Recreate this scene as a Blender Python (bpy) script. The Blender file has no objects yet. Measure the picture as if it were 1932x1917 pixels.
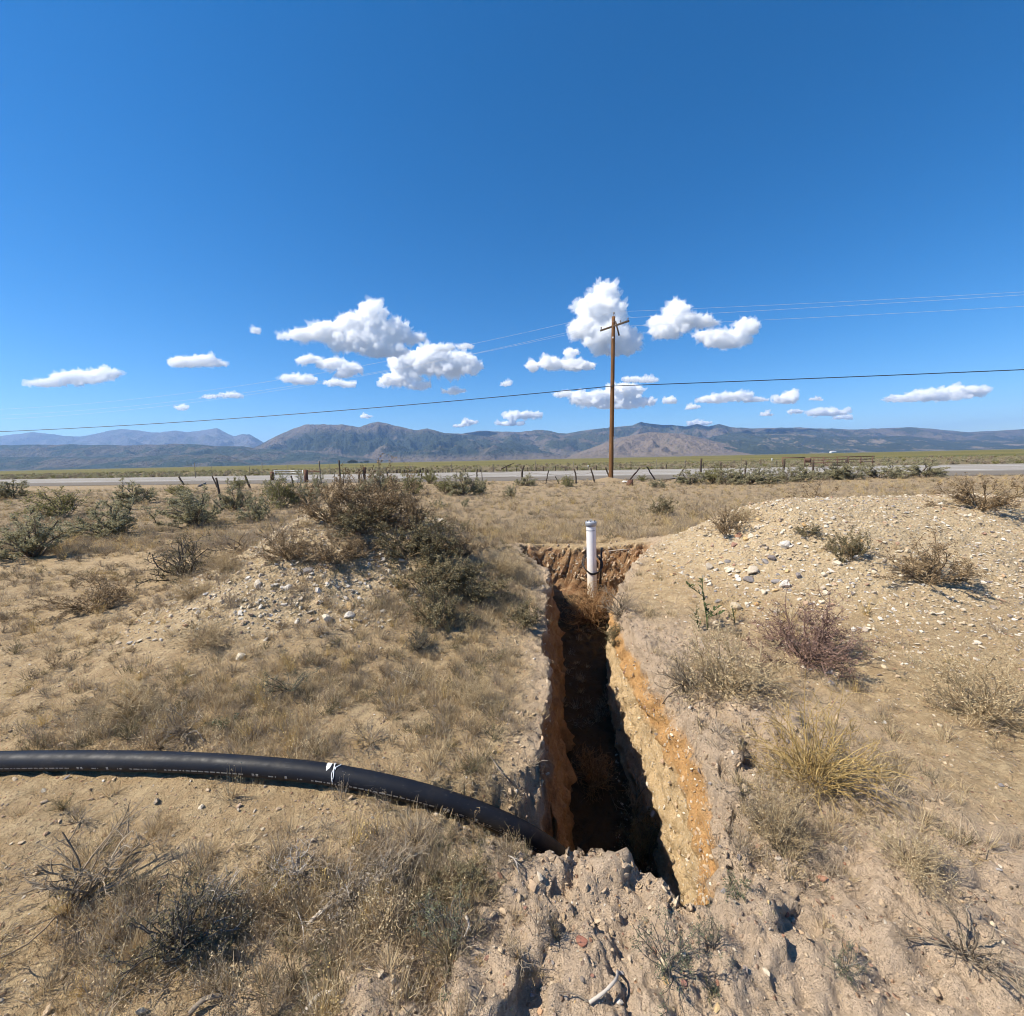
import bpy, bmesh, math, random
import numpy as np
from mathutils import Matrix, Vector
from mathutils.bvhtree import BVHTree

R = math.radians
scene = bpy.context.scene
COL = scene.collection

# ------------------------------------------------------------------ camera
# photograph grid used for measuring: 1932 x 1917 units, focal length 804 units
F, CX, CY = 804.0, 966.0, 958.0
PITCH, ROLL = R(6.46), R(1.23)
CAM = np.array([0.0, 0.0, 1.6])
_f = np.array([0, math.cos(PITCH), -math.sin(PITCH)])
_u0 = np.array([0, math.sin(PITCH), math.cos(PITCH)])
_r0 = np.array([1.0, 0, 0])
_r = _r0 * math.cos(ROLL) - _u0 * math.sin(ROLL)
_u = _u0 * math.cos(ROLL) + _r0 * math.sin(ROLL)
cam_data = bpy.data.cameras.new("camera")
cam_data.sensor_fit = 'HORIZONTAL'
cam_data.sensor_width = 36.0
cam_data.lens = 36.0 * F / 1932.0
cam_data.clip_start = 0.05
cam_data.clip_end = 120000.0
cam = bpy.data.objects.new("camera", cam_data)
COL.objects.link(cam)
M = Matrix.Identity(4)
for i in range(3):
    M[i][0], M[i][1], M[i][2], M[i][3] = _r[i], _u[i], -_f[i], CAM[i]
cam.matrix_world = M
scene.camera = cam

# ------------------------------------------------------------------ light
SUN_EL, SUN_BEHIND = R(49), R(12)          # sun from the left, a little behind the camera
sun_vec = Vector((-math.cos(SUN_EL) * math.cos(SUN_BEHIND), -math.cos(SUN_EL) * math.sin(SUN_BEHIND), math.sin(SUN_EL)))
sd = bpy.data.lights.new("sun", 'SUN')
sd.energy = 4.8
sd.angle = R(0.53)
sd.color = (1.0, 0.92, 0.78)
so = bpy.data.objects.new("sun", sd)
COL.objects.link(so)
so.rotation_euler = sun_vec.to_track_quat('Z', 'Y').to_euler()
so.location = (0, 0, 30)

world = bpy.data.worlds.new("World")
scene.world = world
world.use_nodes = True
wn = world.node_tree.nodes
wn.clear()
sky = wn.new('ShaderNodeTexSky')
sky.sky_type = 'NISHITA'
sky.sun_disc = False
sky.sun_elevation = SUN_EL
sky.sun_rotation = math.atan2(sun_vec.x, sun_vec.y)
sky.altitude = 2000
sky.air_density = 1.05
sky.dust_density = 0.35
sky.ozone_density = 4.0
bg = wn.new('ShaderNodeBackground')
bg.inputs[1].default_value = 0.091
wo = wn.new('ShaderNodeOutputWorld')
hsv = wn.new('ShaderNodeHueSaturation')
hsv.inputs['Saturation'].default_value = 1.36
world.node_tree.links.new(sky.outputs[0], hsv.inputs['Color'])
world.node_tree.links.new(hsv.outputs[0], bg.inputs[0])
world.node_tree.links.new(bg.outputs[0], wo.inputs[0])

scene.view_settings.view_transform = 'Standard'
scene.view_settings.look = 'None'
scene.view_settings.exposure = 0.80
scene.view_settings.gamma = 1.0
scene.view_settings.use_curve_mapping = False
scene.render.engine = 'CYCLES'
scene.cycles.max_bounces = 26
scene.cycles.diffuse_bounces = 3
scene.cycles.volume_bounces = 24
scene.cycles.transparent_max_bounces = 8
scene.cycles.use_denoising = True
scene.cycles.use_adaptive_sampling = True
scene.cycles.adaptive_threshold = 0.03
scene.cycles.volume_step_rate = 1.0
scene.cycles.filter_width = 1.05

# ------------------------------------------------------------------ helpers
def ray(px, py):
    d = _f + (px - CX) / F * _r + (CY - py) / F * _u
    return d

def at_depth(px, py, depth):
    return CAM + depth * ray(px, py)

def at_z(px, py, z=0.0):
    d = ray(px, py)
    return CAM + d * ((z - CAM[2]) / d[2])

_rs = np.random.RandomState(7)
_perm = np.tile(_rs.permutation(256), 3)
_grad = _rs.normal(size=(256, 3))
_grad /= np.linalg.norm(_grad, axis=1)[:, None]

def perlin(p):
    p = np.asarray(p, dtype=np.float64)
    i = np.floor(p).astype(np.int64)
    f = p - i
    i &= 255
    w = f * f * f * (f * (f * 6 - 15) + 10)
    out = 0
    for dx in (0, 1):
        for dy in (0, 1):
            for dz in (0, 1):
                h = _perm[_perm[_perm[(i[..., 0] + dx) & 255] + ((i[..., 1] + dy) & 255)] + ((i[..., 2] + dz) & 255)]
                g = _grad[h]
                d = g[..., 0] * (f[..., 0] - dx) + g[..., 1] * (f[..., 1] - dy) + g[..., 2] * (f[..., 2] - dz)
                wx = w[..., 0] if dx else 1 - w[..., 0]
                wy = w[..., 1] if dy else 1 - w[..., 1]
                wz = w[..., 2] if dz else 1 - w[..., 2]
                out = out + d * wx * wy * wz
    return out

def fbm(p, scale, octaves=4, gain=0.5, mode='n'):
    p = np.asarray(p) * scale
    a, s, tot = 1.0, 0.0, 0.0
    for k in range(octaves):
        n = perlin(p + 17.3 * k) * 1.6
        if mode == 'b':
            n = np.abs(n) * 2 - 0.55
        elif mode == 'r':
            n = 0.55 - np.abs(n) * 2
        s = s + a * n
        tot += a
        a *= gain
        p = p * 2.03
    return s / tot

def smooth(a, b, x):
    t = np.clip((x - a) / (b - a), 0, 1)
    return t * t * (3 - 2 * t)

def link(name, me, parent=None, mat=None):
    o = bpy.data.objects.new(name, me)
    COL.objects.link(o)
    if mat is not None and me is not None and len(me.materials) == 0:
        me.materials.append(mat)
    if parent is not None:
        o.parent = parent
    return o

def tag(o, label=None, cat=None, group=None, kind=None):
    if label: o["label"] = label
    if cat: o["category"] = cat
    if group: o["group"] = group
    if kind: o["kind"] = kind
    return o

def empty(name, loc=(0, 0, 0), rz=0.0):
    o = bpy.data.objects.new(name, None)
    COL.objects.link(o)
    o.empty_display_size = 0.1
    o.location = loc
    o.rotation_euler = (0, 0, rz)
    return o

def mesh_np(name, V, faces, smooth_=True):
    """faces: int array (n,3) or (n,4) or list of such arrays"""
    me = bpy.data.meshes.new(name)
    V = np.asarray(V, dtype=np.float32)
    if isinstance(faces, np.ndarray):
        faces = [faces]
    faces = [np.asarray(f, dtype=np.int32) for f in faces if len(f)]
    me.vertices.add(len(V))
    me.vertices.foreach_set('co', V.ravel())
    nl = sum(f.size for f in faces)
    npol = sum(len(f) for f in faces)
    me.loops.add(nl)
    me.polygons.add(npol)
    me.loops.foreach_set('vertex_index', np.concatenate([f.ravel() for f in faces]))
    tot = np.concatenate([np.full(len(f), f.shape[1], dtype=np.int32) for f in faces])
    start = np.concatenate([[0], np.cumsum(tot)[:-1]]).astype(np.int32)
    me.polygons.foreach_set('loop_start', start)
    me.polygons.foreach_set('loop_total', tot)
    if smooth_:
        me.polygons.foreach_set('use_smooth', np.ones(npol, dtype=bool))
    me.update(calc_edges=True)
    me.validate()
    return me

def fattr(me, name, vals):
    a = me.attributes.new(name, 'FLOAT', 'POINT')
    a.data.foreach_set('value', np.asarray(vals, dtype=np.float32).ravel())

class MB:
    """collects tubes, ribbons, quads into one mesh"""
    def __init__(s):
        s.v = []; s.q = []; s.t = []; s.n = 0; s.a = []
    def add(s, V, q=None, t=None, tint=0.5):
        V = np.asarray(V, dtype=np.float32)
        s.v.append(V)
        s.a.append(np.full(len(V), tint, dtype=np.float32))
        if q is not None and len(q): s.q.append(np.asarray(q, dtype=np.int32) + s.n)
        if t is not None and len(t): s.t.append(np.asarray(t, dtype=np.int32) + s.n)
        s.n += len(V)
    def tube(s, P, rad, sides=6, cap=True, tint=0.5):
        P = np.asarray(P, dtype=np.float64)
        n = len(P)
        rad = np.broadcast_to(np.asarray(rad, dtype=np.float64), (n,))
        T = np.gradient(P, axis=0)
        T /= np.linalg.norm(T, axis=1)[:, None] + 1e-12
        ref = np.array([0, 0, 1.0]) if abs(T[0][2]) < 0.9 else np.array([1.0, 0, 0])
        N = np.cross(T, ref); N /= np.linalg.norm(N, axis=1)[:, None] + 1e-12
        B = np.cross(T, N)
        ang = np.arange(sides) * 2 * math.pi / sides
        ring = np.cos(ang)[None, :, None] * N[:, None, :] + np.sin(ang)[None, :, None] * B[:, None, :]
        V = (P[:, None, :] + ring * rad[:, None, None]).reshape(-1, 3)
        i = np.arange(n - 1)[:, None] * sides
        j = np.arange(sides)[None, :]
        k = (j + 1) % sides
        q = np.stack([i + j, i + k, i + sides + k, i + sides + j], -1).reshape(-1, 4)
        t = []
        if cap:
            V = np.vstack([V, P[0], P[-1]])
            a, b = n * sides, n * sides + 1
            for jj in range(sides):
                kk = (jj + 1) % sides
                t.append((a, kk, jj)); t.append((b, (n - 1) * sides + jj, (n - 1) * sides + kk))
        s.add(V, q, t, tint)
    def box(s, c, h, rot=None, bev=0.0):
        c = np.asarray(c, dtype=np.float64); h = np.asarray(h, dtype=np.float64)
        bm = bmesh.new()
        bmesh.ops.create_cube(bm, size=2.0)
        for v in bm.verts: v.co = Vector((v.co.x * h[0], v.co.y * h[1], v.co.z * h[2]))
        if bev > 0:
            bmesh.ops.bevel(bm, geom=bm.edges[:], offset=bev, segments=2, affect='EDGES', profile=0.5)
        bm.verts.index_update()
        V = np.array([v.co[:] for v in bm.verts])
        if rot is not None: V = V @ np.asarray(rot).T
        q = [[v.index for v in f.verts] for f in bm.faces if len(f.verts) == 4]
        t = [[v.index for v in f.verts] for f in bm.faces if len(f.verts) == 3]
        bm.free()
        s.add(V + c, q, t)
    def lathe(s, prof, c=(0, 0, 0), sides=24):
        """prof: list of (r,z)"""
        prof = np.asarray(prof, dtype=np.float64)
        ang = np.arange(sides) * 2 * math.pi / sides
        V = np.stack([prof[:, 0][:, None] * np.cos(ang), prof[:, 0][:, None] * np.sin(ang), np.repeat(prof[:, 1][:, None], sides, 1)], -1).reshape(-1, 3)
        n = len(prof)
        i = np.arange(n - 1)[:, None] * sides
        j = np.arange(sides)[None, :]
        k = (j + 1) % sides
        q = np.stack([i + j, i + k, i + sides + k, i + sides + j], -1).reshape(-1, 4)
        s.add(V + np.asarray(c), q)
    def mesh(s, name, smooth_=True, tint=False):
        me = mesh_np(name, np.concatenate(s.v), (s.q and [np.concatenate(s.q)] or []) + (s.t and [np.concatenate(s.t)] or []), smooth_)
        if tint: fattr(me, 'tint', np.concatenate(s.a))
        return me
    def build(s, name, mat, parent=None, smooth_=True, tint=False):
        return link(name, s.mesh(name, smooth_, tint), parent, mat)

# ---- material helper
class NT:
    def __init__(s, name):
        s.m = bpy.data.materials.new(name)
        s.m.use_nodes = True
        s.t = s.m.node_tree
        s.t.nodes.clear()
        s.out = s.t.nodes.new('ShaderNodeOutputMaterial')
    def n(s, typ, **kw):
        nd = s.t.nodes.new('ShaderNode' + typ)
        for k, v in kw.items(): setattr(nd, k, v)
        return nd
    def l(s, a, b): s.t.links.new(a, b)
    def val(s, sock, v):
        if isinstance(v, bpy.types.NodeSocket): s.l(v, sock)
        else:
            if isinstance(v, tuple) and len(v) == 3 and sock.type == 'RGBA': v = (*v, 1)
            sock.default_value = v
    def pos(s):
        return s.n('NewGeometry').outputs['Position']
    def obj(s):
        return s.n('TexCoord').outputs['Object']
    def mapping(s, vec, scale=(1, 1, 1), rot=(0, 0, 0)):
        m = s.n('Mapping'); s.l(vec, m.inputs[0]); m.inputs['Scale'].default_value = scale; m.inputs['Rotation'].default_value = rot
        return m.outputs[0]
    def noise(s, vec, scale, detail=4, rough=0.55, col=False):
        m = s.n('TexNoise'); s.l(vec, m.inputs['Vector']); m.inputs['Scale'].default_value = scale
        m.inputs['Detail'].default_value = detail; m.inputs['Roughness'].default_value = rough
        return m.outputs['Color' if col else 'Fac']
    def voro(s, vec, scale, out='Distance', feature='F1', rnd=1.0):
        m = s.n('TexVoronoi', feature=feature); s.l(vec, m.inputs['Vector']); m.inputs['Scale'].default_value = scale
        m.inputs['Randomness'].default_value = rnd
        return m.outputs[out]
    def ramp(s, fac, stops, interp='LINEAR'):
        m = s.n('ValToRGB'); s.l(fac, m.inputs[0]); cr = m.color_ramp; cr.interpolation = interp
        while len(cr.elements) > len(stops): cr.elements.remove(cr.elements[-1])
        while len(cr.elements) < len(stops): cr.elements.new(1.0)
        for e, (p, c) in zip(cr.elements, stops):
            e.position = p
            e.color = (*c, 1) if isinstance(c, tuple) else (c, c, c, 1)
        return m.outputs[0]
    def mix(s, fac, a, b, mode='MIX'):
        m = s.n('Mix', data_type='RGBA', blend_type=mode)
        s.val(m.inputs[0], fac); s.val(m.inputs[6], a); s.val(m.inputs[7], b)
        return m.outputs[2]
    def math(s, op, a, b=0.0, clamp=False):
        m = s.n('Math', operation=op, use_clamp=clamp); s.val(m.inputs[0], a); s.val(m.inputs[1], b)
        return m.outputs[0]
    def mapr(s, v, a, b, c=0.0, d=1.0):
        m = s.n('MapRange', interpolation_type='SMOOTHSTEP'); s.val(m.inputs[0], v)
        for k, x in enumerate((a, b, c, d)): m.inputs[k + 1].default_value = x
        return m.outputs[0]
    def attr(s, name):
        return s.n('Attribute', attribute_name=name).outputs['Fac']
    def bump(s, h, strength=0.5, dist=0.01, normal=None):
        m = s.n('Bump'); s.l(h, m.inputs['Height']); m.inputs['Strength'].default_value = strength; m.inputs['Distance'].default_value = dist
        if normal is not None: s.l(normal, m.inputs['Normal'])
        return m.outputs[0]
    def surf(s, color, rough=0.9, normal=None, metal=0.0, spec=0.3, transl=0.0):
        b = s.n('BsdfPrincipled')
        s.val(b.inputs['Base Color'], color); s.val(b.inputs['Roughness'], rough); b.inputs['Metallic'].default_value = metal
        b.inputs['Specular IOR Level'].default_value = spec
        if normal is not None: s.l(normal, b.inputs['Normal'])
        if transl > 0:
            tr = s.n('BsdfTranslucent'); s.val(tr.inputs[0], color)
            mx = s.n('MixShader'); mx.inputs[0].default_value = transl
            s.l(b.outputs[0], mx.inputs[1]); s.l(tr.outputs[0], mx.inputs[2]); s.l(mx.outputs[0], s.out.inputs[0])
        else:
            s.l(b.outputs[0], s.out.inputs[0])
        return s.m
# ================================================================== the setting
rng = np.random.RandomState(11)
# ------------------------------------------------------------------ ground
# trench edges (x of the lip along the trench), measured from the photograph
_ly = [-50, 1.2, 1.55, 1.88, 2.26, 2.83, 4.0, 5.0, 5.75, 6.05, 6.5, 8.2, 12, 1e5]
_lx = [0.2, 0.20, 0.10, 0.06, 0.13, 0.22, 0.30, 0.40, 0.50, 0.30, 0.14, 0.10, 0.10, 0.1]
_ry = [-50, 1.2, 1.38, 1.75, 2.26, 2.83, 4.0, 5.0, 6.0, 7.0, 8.2, 12, 1e5]
_rx = [0.7, 0.70, 0.76, 0.94, 1.05, 1.07, 1.10, 1.25, 1.75, 2.50, 2.65, 2.65, 2.65]
def edge_wobble(y, ph):
    z = np.zeros_like(y)
    return fbm(np.stack([y * 1.0, z + ph, z], -1), 2.2, 4, 0.6) * 0.11
def xL(y): return np.interp(y, _ly, _lx) + np.where((y > 1.2) & (y < 9), edge_wobble(np.clip(y, 0, 10), 3.1), 0)
def xR(y): return np.interp(y, _ry, _rx) + np.where((y > 1.2) & (y < 9), edge_wobble(np.clip(y, 0, 10), 9.7) * 0.9, 0)

def seg_dist(x, y, pts):
    best = np.full(x.shape, 1e9); side = np.zeros(x.shape)
    for (ax, ay), (bx, by) in zip(pts[:-1], pts[1:]):
        dx, dy = bx - ax, by - ay
        t = np.clip(((x - ax) * dx + (y - ay) * dy) / (dx * dx + dy * dy), 0, 1)
        ex, ey = x - ax - t * dx, y - ay - t * dy
        d = np.hypot(ex, ey)
        c = np.sign(dx * ey - dy * ex)
        m = d < best
        best = np.where(m, d, best); side = np.where(m, c, side)
    return best, side

def px_line(pp): return [tuple(at_z(a, b)[:2]) for a, b in pp]
# small erosion scarps in the near soil: the left side stands higher
SCARPS = [(px_line([(1075, 1640), (1047, 1746), (1017, 1820), (960, 1930)]), 0.06, 0.25),
          (px_line([(770, 1750), (778, 1800), (788, 1850), (800, 1960)]), 0.070, 0.22),
          (px_line([(1418, 1390), (1412, 1450), (1405, 1520)]), 0.080, 0.25),
          (px_line([(640, 1690), (560, 1668), (470, 1690), (440, 1740)]), 0.06, 0.25),
          (px_line([(1500, 1720), (1470, 1770), (1455, 1800)]), 0.04, 0.15)]
LUMPS = [(1105, 1618, 0.09, 0.045), (1165, 1650, 0.07, 0.05), (1240, 1700, 0.08, 0.03), 
         (1370, 1430, 0.13, 0.07), (1450, 1375, 0.20, 0.06), (1330, 1400, 0.09, 0.06), (1380, 1500, 0.10, 0.05),
         (1440, 1740, 0.10, 0.05), (1000, 1500, 0.10, 0.03), (985, 1560, 0.09, 0.04)]
LUMPS = [(*at_z(a, b)[:2], r, h) for a, b, r, h in LUMPS]

# centre line of the black pipe; the bank it lies on follows it
KP = [(-330, 1452, 2.30), (-100, 1438, 2.26), (120, 1434, 2.20), (327, 1437, 2.14), (480, 1446, 2.10), (620, 1460, 2.08), (760, 1488, 2.07), (880, 1523, 2.09), (960, 1556, 2.11), (1020, 1588, 2.16), (1075, 1632, 2.26), (1120, 1690, 2.40), (1150, 1750, 2.55)]
K3 = np.array([at_depth(*k) for k in KP])
def catmull(P, n=12):
    out = []
    Q = np.vstack([2 * P[0] - P[1], P, 2 * P[-1] - P[-2]])
    for i in range(1, len(Q) - 2):
        for t in np.linspace(0, 1, n, endpoint=False):
            a, b, c, d = Q[i - 1], Q[i], Q[i + 1], Q[i + 2]
            out.append(.5 * ((2 * b) + (c - a) * t + (2 * a - 5 * b + 4 * c - d) * t * t + (3 * b - a - 3 * c + d) * t ** 3))
    out.append(Q[-2]); return np.array(out)
PP = catmull(K3)
ker = np.ones(9) / 9
PS = PP.copy()
for k in range(3): PS[4:-4, k] = np.convolve(PP[:, k], ker, 'valid')
PP = PS
RO = .0465

def mounds(x, y):
    d1 = np.where(y < 6.0, 2.25, 1.7)
    wx = np.where(x < -2.3, 1.35, 1.65)
    hl = 1.08 * np.exp(-((x + 2.3) / wx) ** 2 - ((y - 6.0) / d1) ** 2)
    hl = hl + 0.30 * np.exp(-((x + 0.6) / 0.75) ** 2 - ((y - 5.6) / 1.2) ** 2)
    d2 = np.where(y < 5.9, 1.9, 1.5)
    hr = 0.97 * smooth(1.25, 4.0, x) * np.exp(-((y - 5.9) / d2) ** 2) * smooth(11, 6.5, x)
    return hl, hr

def surf_z(x, y):
    x, y = np.broadcast_arrays(np.asarray(x, float), np.asarray(y, float))
    hl, hr = mounds(x, y)
    z = hl + hr
    p = np.stack([x, y, np.zeros_like(x)], -1)
    near = smooth(60, 12, np.hypot(x, y))
    z = z + near * 0.05 * fbm(p, 0.45, 3)
    z = z + smooth(14, 5, np.hypot(x, y)) * 0.035 * fbm(p, 1.9, 4, 0.5)
    nr_ = (np.hypot(x, y) < 4)
    wq = np.zeros_like(x); wr = np.zeros_like(x); wh = np.zeros_like(x)
    wq[nr_] = fbm(p[nr_], 5.0, 3) * 0.10; wr[nr_] = fbm(p[nr_] + 31.7, 5.0, 3) * 0.10; wh[nr_] = fbm(p[nr_] + 7.1, 2.6, 2)
    for pts, h, w in SCARPS:
        d, s = seg_dist(x + wq, y + wr, pts)
        hh = h * np.clip(0.55 + 1.1 * wh, 0.05, 1.2)
        sd_ = -s * d
        z = z + hh * smooth(-0.012, 0.035, sd_) * np.exp(-(np.maximum(sd_, 0) / w) ** 2) - 0.4 * hh * np.exp(-((sd_ + 0.02) / 0.04) ** 2)
    for lx, ly, r, h in LUMPS:
        z = z + h * np.exp(-(((x - lx) ** 2 + (y - ly) ** 2) / (r * r)) ** 1.6)
    # bank under the black pipe, and the notch it lies in at the trench lip
    nb = (x > -4.5) & (x < 1.2) & (y > -.5) & (y < 4.2)
    if nb.any():
        xx, yy_ = x[nb], y[nb]
        bd = np.full(xx.shape, 1e9); bz = np.zeros(xx.shape); bs = np.zeros(xx.shape)
        for qx, qy, qz in PP[::3]:
            d = np.hypot(xx - qx, yy_ - qy); k = d < bd
            bd = np.where(k, d, bd); bz = np.where(k, qz, bz); bs = np.where(k, yy_ - qy, bs)
        wdt = np.where(bs > 0, 1.1, .42)
        lift = np.clip(bz - RO - .045, 0, 1) * np.exp(-(bd / wdt) ** 2) * smooth(.15, -.45, xx)
        zz = z[nb] + lift
        cap_ = bz - RO - .012
        zz = np.where(bd < np.where(bs < 0, .42, .12), np.minimum(zz, cap_ + np.where(bs < 0, .75, 5.0) * np.maximum(bd - .05, 0)), zz)
        z = z.copy(); z[nb] = zz
    return z

def geo_steps(a, s, g, stop):
    out = [a]
    while abs(out[-1]) < stop:
        out.append(out[-1] + s); s *= g
    return out

def grow(start, end, d0, d1):
    out = [start]; 
    while out[-1] < end:
        t = (out[-1] - start) / (end - start)
        out.append(out[-1] + d0 + (d1 - d0) * t)
    return out[:-1]
rows = [-30000, -6000, -800, -120, -25, -8, -3, -1, -0.2, 0.3]
rows += grow(0.6, 3.0, 0.0145, 0.0165) + grow(3.0, 7.45, 0.017, 0.03) + grow(7.45, 8.1, 0.012, 0.013) + grow(8.1, 13, 0.02, 0.06)
rows += geo_steps(13, 0.08, 1.055, 30000)
rows = np.array(rows)
offs = np.array(geo_steps(0.0, 0.0145, 1.0135, 11)[1:])
offs = np.concatenate([offs, geo_steps(offs[-1], 0.25, 1.16, 30000)[1:]])
NW, NF = 34, 22
sw = (np.arange(NW) + 0.5) / NW
Yg = rows[:, None]
xl, xr = xL(rows)[:, None], xR(rows)[:, None]
pit = smooth(5.2, 6.6, Yg)
offL = np.interp(sw, [0, .1, .16, .24, 1], [0, .018, .032, .045, .17])[None, :]
offR0 = np.interp(sw, [0, .14, .24, .34, 1], [0, .05, .08, .075, .12])[None, :]
offR = offR0 * (1 - pit) + pit * sw[None, :] ** 0.8 * 0.50
xa = xl - offs[::-1][None, :]
xw1 = xl + offL
xw2 = (xr - offR)[:, ::-1]
tf = (np.arange(NF) + 0.5) / NF
xfl = (xl + 0.17) * (1 - tf) + (xr - 0.12 * (1 - pit) - 0.50 * pit) * tf
xb = xr + offs[None, :]
X = np.concatenate([xa, np.broadcast_to(xl, (len(rows), 1)), xw1, xfl, xw2, np.broadcast_to(xr, (len(rows), 1)), xb], 1)
S = np.concatenate([np.zeros(len(offs) + 1), sw, np.ones(NF), sw[::-1], np.zeros(len(offs) + 1)])[None, :]
Y = np.broadcast_to(Yg, X.shape).copy()
Z0 = surf_z(X, Y)
ynear = np.interp(X, [0.0, .2, .45, .6, .8, 1.0], [1.60, 1.60, 1.50, 1.40, 1.36, 1.5])
ynear = ynear + fbm(np.stack([X, X * 0, X * 0], -1), 4.0, 3) * 0.05
yback = 7.72 + 0.12 * np.sin(X * 3.1) + fbm(np.stack([np.clip(X, -5, 5), X * 0 + 5, X * 0], -1), 2.2, 3) * 0.16
yback = yback - 0.35 * smooth(1.8, 2.5, X)
depth = np.interp(Y, [1.3, 3.0, 5.5, 7.2, 9], [1.32, 1.28, 1.05, 0.80, 0.78])
D = depth * smooth(0, 0.10, Y - ynear) * smooth(0.0, 0.20, yback - Y)
Z = Z0 - D * S
P0 = np.stack([X, Y, Z], -1)
# rough displacement along the normal
gu = np.gradient(P0, axis=0); gv = np.gradient(P0, axis=1)
N0 = np.cross(gv, gu); N0 /= np.linalg.norm(N0, axis=-1)[..., None] + 1e-12
N0 *= np.where(N0[..., 2:3] < 0, -1, 1)
rad = np.hypot(X, Y)
nearm = smooth(16, 6, rad)
wallm = np.clip(np.maximum(S * smooth(0.03, .2, D / np.maximum(depth, .1)), np.exp(-((Y - yback) / .2) ** 2) * (X > 0) * (X < 2.6)), 0, 1) * (S > -1)
wallm = np.where((S > 0) & (D > 0.05), wallm, 0)
act = rad < 16
lump = np.zeros(X.shape); fine = np.zeros(X.shape); crust = np.zeros(X.shape)
pa = P0[act]
lump[act] = fbm(pa, 7.0, 3, 0.5, 'b')
fine[act] = fbm(pa, 30.0, 3, 0.6)
crust[act] = fbm(pa * np.array([1, 1, 0.6]), 3.0, 4, 0.55, 'b')
# bare crust near the lip and along the right bank is lumpier
bare = np.clip(smooth(0.9, 0.1, np.abs(X - 1.45)) * smooth(4.6, 3.4, Y) + smooth(1.75, 1.45, Y) * smooth(-1.2, -0.2, X) , 0, 1)
lip = np.exp(-(np.minimum(np.abs(X - xl), np.abs(X - xr)) / 0.16) ** 2) * (Y > 1.3) * (Y < 8.3)
fgl = smooth(1.75, 1.5, Y) * smooth(-.9, -.5, X) + .5 * lip
rub = smooth(.1, .4, np.maximum(*mounds(X, Y)))
blk = np.clip(fgl, 0, 1) * .8 + smooth(.55, .15, np.abs(X - 1.42)) * smooth(1.5, 1.8, Y) * smooth(3.3, 2.7, Y)
crust2 = np.zeros(X.shape); crust2[act] = fbm(pa + 5.5, 4.6, 3, .55, 'b')
lump2 = np.zeros(X.shape); lump2[act] = fbm(pa + 2.5, 13.0, 3, .6, 'b')
crk = np.ones(X.shape); crk[act] = perlin(pa * np.array([1, 1, .5]) * 5.2 + 3.7) + .35 * perlin(pa * 15.0)
lay = np.zeros(X.shape); lay[act] = fbm(pa * np.array([1, 1, 3.0]), 5.0, 4, .6, 'b')
disp = nearm * (0.012 * fine + lump * (0.017 + 0.016 * np.clip(bare + lip, 0, 1)) + crust * (0.018 + 0.030 * np.clip(bare * 0.9 + lip, 0, 1)) + np.clip(blk, 0, 1) * (crust2 * 0.078 + lump2 * 0.032) - np.clip(bare + .6 * lip, 0, 1) * 0.014 * np.exp(-(crk / .06) ** 2) + rub * (crust2 * .03 + lump2 * .02))
lwd = np.zeros(X.shape); lwd[:, len(offs) + 1:len(offs) + 1 + NW] = 1
disp = disp + wallm * lwd * (0.05 * crust + .04 * lay)
disp = disp + wallm * (0.040 * crust + 0.034 * lump + 0.016 * fine) + wallm * smooth(7.0, 7.5, Y) * (0.03 * crust + 0.075 * lay)
P = P0 + N0 * disp[..., None]
nr, nc = X.shape
idx = np.arange(nr * nc).reshape(nr, nc)
quads = np.stack([idx[:-1, :-1], idx[:-1, 1:], idx[1:, 1:], idx[1:, :-1]], -1).reshape(-1, 4)
gme = mesh_np("ground", P.reshape(-1, 3), quads)
dep = np.clip((D * S), 0, 2)
fattr(gme, 'dep', dep)
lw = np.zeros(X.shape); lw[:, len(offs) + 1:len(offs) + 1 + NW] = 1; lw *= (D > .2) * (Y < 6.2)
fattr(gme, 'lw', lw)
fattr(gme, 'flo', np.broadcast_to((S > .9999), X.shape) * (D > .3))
hl, hr = mounds(X, Y)
gravel = np.clip(smooth(0.10, 0.45, hr) + smooth(0.12, 0.38, hl) * smooth(-0.4, -1.5, X) * smooth(7.3, 6.2, Y), 0, 1)
fattr(gme, 'gravel', gravel)
fattr(gme, 'bare', np.clip(bare + lip * 0.8, 0, 1))

m = NT("dry_soil")
p = m.pos()
sep = m.n('SeparateXYZ'); m.l(p, sep.inputs[0])
yy0 = sep.outputs[1]
n1 = m.noise(p, 1.3, 5, 0.6); n2 = m.noise(p, 9.0, 5, 0.65); n3 = m.noise(p, 55.0, 4, 0.7)
soil = m.mix(n1, (0.48, 0.35, 0.20), (0.375, 0.268, 0.15))
soil = m.mix(m.mapr(n2, .38, .66), soil, (0.54, 0.41, 0.245))
soil = m.mix(m.mapr(n3, .45, .75, 0, .6), soil, (0.24, 0.155, 0.09))
# small stones set in the soil
vc = m.voro(p, 42.0, 'Color'); vd = m.voro(p, 42.0, 'Distance')
sepc = m.n('SeparateColor'); m.l(vc, sepc.inputs[0])
pebm = m.math('MULTIPLY', m.mapr(vd, .34, .26), m.mapr(sepc.outputs[0], .70, .74))
pebc = m.ramp(sepc.outputs[1], [(0, (.48, .37, .25)), (.3, (.34, .18, .12)), (.5, (.56, .44, .27)), (.75, (.22, .18, .165)), (1, (.5, .3, .17))])
soil_p = m.mix(m.math('MULTIPLY', pebm, 0.8), soil, pebc)
# crust: greyer
crustc = m.mix(n2, (0.57, 0.44, 0.325), (0.47, 0.36, 0.262))
crustc = m.mix(m.math('MULTIPLY', pebm, 0.8), crustc, pebc)
bare_a = m.math('MULTIPLY', m.attr('bare'), 0.85)
col = m.mix(bare_a, soil_p, crustc)
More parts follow.
